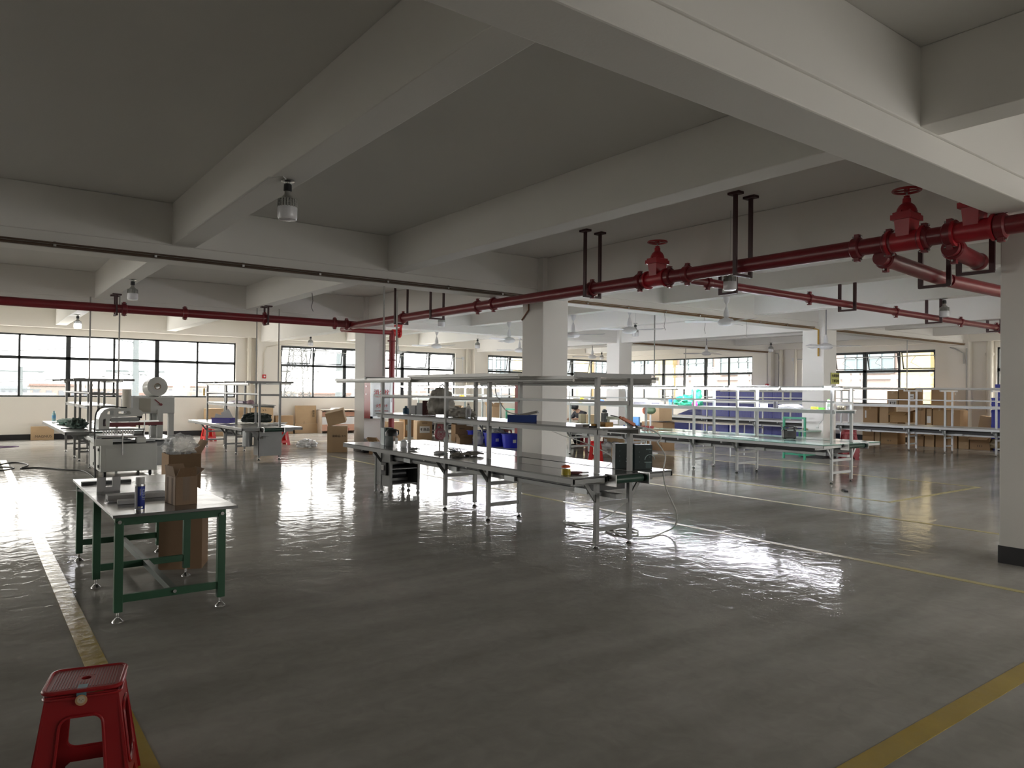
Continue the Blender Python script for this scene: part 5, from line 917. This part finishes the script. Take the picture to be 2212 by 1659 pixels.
# facing local -Y (towards the bench); pelvis on a .47 m stool
J = [((0, 0, .56), .15, .12), ((0, -.04, .74), .14, .10), ((0, -.13, .93), .16, .11), ((0, -.20, 1.03), .12, .09), ((0, -.27, 1.09), .055), ((0, -.34, 1.13), .05),
     ((.19, -.19, 1.00), .065), ((.25, -.30, .84), .046), ((.14, -.50, .84), .036), ((.10, -.58, .83), .028), ((-.19, -.19, 1.00), .065), ((-.25, -.30, .84), .046), ((-.14, -.50, .84), .036), ((-.10, -.58, .83), .028),
     ((.10, -.02, .55), .095), ((.13, -.38, .54), .07), ((.13, -.36, .30), .052), ((.13, -.33, .09), .036), ((.13, -.46, .05), .035), ((-.10, -.02, .55), .095), ((-.13, -.38, .54), .07), ((-.13, -.30, .30), .052), ((-.13, -.22, .09), .036), ((-.13, -.35, .05), .035)]
E_ = [(0, 1), (1, 2), (2, 3), (3, 4), (4, 5), (3, 6), (6, 7), (7, 8), (8, 9), (3, 10), (10, 11), (11, 12), (12, 13), (0, 14), (14, 15), (15, 16), (16, 17), (17, 18), (0, 19), (19, 20), (20, 21), (21, 22), (22, 23)]
slim = {0, 1, 2, 3, 6, 7, 10, 11, 14, 15, 16, 19, 20, 21}
skin_body('body', [(j[0], j[1]*(.78 if i in slim else 1), (j[2] if len(j) > 2 else j[1])*(.78 if i in slim else 1)) for i, j in enumerate(J)], E_, skin, P)
grow = lambda ids, k_: [(J[i][0], J[i][1]*k_, (J[i][2] if len(J[i]) > 2 else J[i][1])*k_) for i in ids]
skin_body('shirt', grow([0, 1, 2, 3, 4, 6, 7, 10, 11], 1.24), [(0, 1), (1, 2), (2, 3), (3, 4), (3, 5), (5, 6), (3, 7), (7, 8)], shirt, P)
skin_body('trousers', grow([0, 14, 15, 16, 17, 19, 20, 21, 22], 1.18), [(0, 1), (1, 2), (2, 3), (3, 4), (0, 5), (5, 6), (6, 7), (7, 8)], trous, P)
hdx = Matrix.Rotation(rad(60), 3, 'X'); hc_ = V((0, -.40, 1.18))
MB().blob(hc_, .075, .095, .115, .02, 2, 1, (32, 22), flat=False, R=hdx).blob(hc_+hdx@V((0, -.098, -.01)), .013, .02, .022, 0, flat=False, n=(12, 8)).blob(hc_+hdx@V((.078, .0, -.01)), .01, .02, .03, 0, flat=False, n=(12, 8)).blob(hc_+hdx@V((-.078, .0, -.01)), .01, .02, .03, 0, flat=False, n=(12, 8)).build('head', skin, P)
MB().blob(hc_+hdx@V((0, .030, .022)), .112, .117, .130, .05, 5, 2, (36, 24), flat=False, R=hdx).build('hair', M('black_hair', (.008, .008, .009), .55, bump=.6, bscale=60), P)
for s in (-1, 1):
    MB().blob(hc_+hdx@V((s*.03, -.088, .01)), .012, .006, .007, 0, flat=False, n=(12, 8)).build('eye', white_p, P)
    hx = s*.09; fgr = [((hx, -.60, .825), .026), ((hx, -.64, .815), .024)]
    jj = list(fgr); ee = [(0, 1)]
    for f_ in range(4):
        x = hx+(-.027+.018*f_); L_ = .034-.004*abs(f_-1.5); jj += [((x, -.655, .812), .009), ((x, -.655-L_, .806), .0085), ((x, -.655-L_*1.8, .792), .0075)]; n_ = len(jj); ee += [(1, n_-3), (n_-3, n_-2), (n_-2, n_-1)]
    jj += [((hx-s*.03, -.62, .815), .010), ((hx-s*.045, -.65, .80), .009)]; n_ = len(jj); ee += [(0, n_-2), (n_-2, n_-1)]
    skin_body('hand', jj, ee, skin, P, 1)
    MB().blob((s*.13, -.42 if s > 0 else -.31, .045), .05, .13, .05, .05, 3, 2, (24, 14)).build('shoe', black_p, P)
MB().tube([(.06*cos(a*pi/6), -.285+.045*sin(a*pi/6), 1.08+.02*sin(a*pi/6)) for a in range(12)], .008, 6, closed=True).build('collar', M('tan_collar', (.45, .28, .14), .6), P)
# ================================================================ the world outside
hz = lambda n, c: M(n, c, .9, var=.04, scale=.2)  # distance haze is put into these muted, even base colours
gnd = tag(MB().b2(-400, 700, 60, 700, -16, -15).build('city_ground', M('hazy_ground', (0.088, 0.091, 0.083), .95, var=.2, scale=.03)), 'pale hazy ground of the town beyond the left windows', 'ground')
random.seed(11)
cols = [(0.085, 0.080, 0.074), (0.083, 0.066, 0.058), (0.069, 0.077, 0.085), (0.091, 0.091, 0.088), (0.085, 0.074, 0.066)]
bm = [hz('hazy_render_%d' % i, c) for i, c in enumerate(cols)]; wm = hz('hazy_windows', (0.050, 0.055, 0.063)); rm = hz('hazy_roof', (0.072, 0.047, 0.039))
k = 0
for i in range(64):
    a = -0.15+i*.0255+random.uniform(-.006, .006); D = (150, 190, 240, 330)[i % 4]; x, y = D*math.tan(a), D
    if a > 1.05: break
    if D == 150 and abs(x-57) < 16: continue
    tall = random.random() < .15; w_ = random.uniform(7, 11)*D/170; h_ = (random.uniform(14.5, 17.5) if not tall else random.uniform(18, 26))
    b = thing('building', '%s hazy %s far beyond the left windows' % (('grey-cream', 'pinkish', 'bluish', 'off-white', 'tan')[i % 5], 'tower block' if tall else 'low block with a reddish roof' if i % 3 == 0 else 'low flat-roofed block'), 'building', (x, y, -15), group='hazy buildings of the distant town')
    MB().box((0, 0, h_/2), (w_, 8, h_)).build('walls', bm[i % 5], b)
    g = MB(); nx = int(w_/2.2)
    for r in range(int(h_/3)):
        for q in range(nx): g.box((-w_/2+(q+.5)*w_/nx, -4.03, h_-1.6-3*r), (1.1, .1, 1.2))
    g.build('windows', wm, b)
    if i % 3 == 0: MB().box((0, 0, h_+.2), (w_+.4, 8.4, .5)).build('roof', rm, b)
pm = hz('pylon_paint', (0.039, 0.047, 0.050)); lm = hz('lattice_steel', (0.028, 0.029, 0.028))
pp = thing('power_pylon', 'slender pale single-mast power pylon beyond the long left window', 'pylon', (18.2, 110, -15)); MB().cyl((0, 0, 0), (0, 0, 23.4), .7, .35, n=12).build('mast', pm, pp)
for z, w_ in ((22.9, 4.2), (18.4, 3.6), (10.5, 3.4)):
    MB().bar((-w_, 0, z+.3), (w_, 0, z+.3), .25, .3).bar((-w_, 0, z+.3), (0, 0, z-.3), .12, .12).bar((w_, 0, z+.3), (0, 0, z-.3), .12, .12).build('cross_arm', pm, pp)
lp = thing('power_pylon', 'lattice steel power pylon beyond the second left window', 'pylon', (55.5, 150, -15)); g = MB(); Hh, B_ = 25.2, 3.3
lv = [0, 5, 9, 12.5, 15.5, 18, 20.2, 22, 23.6, 25.2]; wd = lambda z: B_*(1-z/Hh*.62)
for j in range(len(lv)-1):
    z0, z1 = lv[j], lv[j+1]; a, b_ = wd(z0), wd(z1)
    cs0 = [(-a, -a), (a, -a), (a, a), (-a, a)]; cs1 = [(-b_, -b_), (b_, -b_), (b_, b_), (-b_, b_)]
    for q in range(4):
        p, r = cs0[q], cs0[(q+1) % 4]; p1, r1 = cs1[q], cs1[(q+1) % 4]; g.bar((*p, z0), (*p1, z1), .22, .22); g.bar((*p, z0), (*r1, z1), .12, .12); g.bar((*r, z0), (*p1, z1), .12, .12); g.bar((*p1, z1), (*r1, z1), .12, .12)
g.build('lattice_tower', lm, lp)
for z, w_ in ((24.8, 7), (20.2, 5.5)): MB().bar((-w_, 0, z), (w_, 0, z), .25, .3).bar((-w_, 0, z), (-1, 0, z+1.4), .12, .12).bar((w_, 0, z), (1, 0, z+1.4), .12, .12).build('cross_arm', lm, lp)
p3 = thing('power_pylon', 'smaller pale pylon mast left in the long window', 'pylon', (-9.5+16, 135, -15)); MB().cyl((0, 0, 0), (0, 0, 19.5), .4, .2, n=8).bar((-3, 0, 18.8), (3, 0, 18.8), .25, .25).bar((-2.6, 0, 16), (2.6, 0, 16), .2, .2).build('mast', pm, p3)
p4 = thing('power_pylon', 'pale tubular mast just right of the lattice pylon', 'pylon', (60.5, 140, -15)); MB().cyl((0, 0, 0), (0, 0, 24), 1.0, .6, n=12).build('mast', pm, p4)
wmat = hz('power_line', (0.033, 0.036, 0.039))
for i, (p, q, sg) in enumerate((((-60, 90, 14), (18, 110, 7.6), 5), ((18, 110, 7.6), (70, 118, 12.5), 3), ((18, 110, 3.4), (70, 118, 8.5), 3), ((-60, 90, 9), (18, 110, 3.4), 4), ((6, 135, 4), (55, 150, 9.8), 3), ((55, 150, 9.8), (150, 140, 14), 4), ((55, 150, 5.2), (150, 140, 9), 4), ((-40, 100, 4), (60, 140, 5), 2), ((60, 140, 7), (180, 130, 11), 4), ((18, 110, -4.5), (70, 118, 3), 2))):
    p, q = V(p), V(q); tag(MB().tube([p.lerp(q, t_/14)-V((0, 0, sg*4*(t_/14)*(1-t_/14))) for t_ in range(15)], .055, 5).build('power_line', wmat), 'sagging power line in the white sky beyond the left windows', 'power line', 'power lines in the sky')
# ---- the building opposite the right-hand windows
XO = 37.5
ob = thing('opposite_building', 'pink-tiled building with yellow pilasters and blue windows outside the right windows', 'building', (XO, 16, -14))
pink = M('pink_tile', (0.132, 0.102, 0.091), .7, var=.06, scale=1.5); yel = M('yellow_tile', (0.149, 0.116, 0.052), .7, var=.05, scale=1.5); blu = M('blue_window_glass', (0.055, 0.077, 0.085), .15, var=.2, scale=.4, spec=.8); wfr = M('pale_window_frame', (0.050, 0.061, 0.066), .5); wht = M('white_band', (0.143, 0.140, 0.132), .8)
MB().b2(0, 10, -26, 34, 0, 30).build('walls', pink, ob)
for y in range(-24, 34, 8):
    MB().b2(-.45, 0, y, y+1.5, 0, 30).build('pilaster', yel, ob)
for fl_ in range(1, 7):
    z = 14-4*2+fl_*4.0-1.2-4
    for y in range(-24, 34, 8):
        for off in (1.9, 5.1):
            w = MB().b2(-.06, 0, y+off, y+off+2.6, z, z+2.3).build('window', blu, ob); f = MB()
            for t_ in range(5): f.b2(-.12, -.06, y+off+t_*.65-.03, y+off+t_*.65+.03, z, z+2.3)
            for zz in (0, .75, 1.6, 2.3): f.b2(-.12, -.06, y+off, y+off+2.6, z+zz-.03, z+zz+.03)
            f.build('window_bars', wfr, w)
    MB().b2(-.14, 0, -26, 34, z-.35, z-.15).build('band', wht, ob)
tag(MB().b2(26.9, 37.5, -10, 50, -15, -14).build('yard_ground', M('yard_concrete', (.2, .2, .19), .9)), 'pale yard between the hall and the pink-tiled building', 'ground')
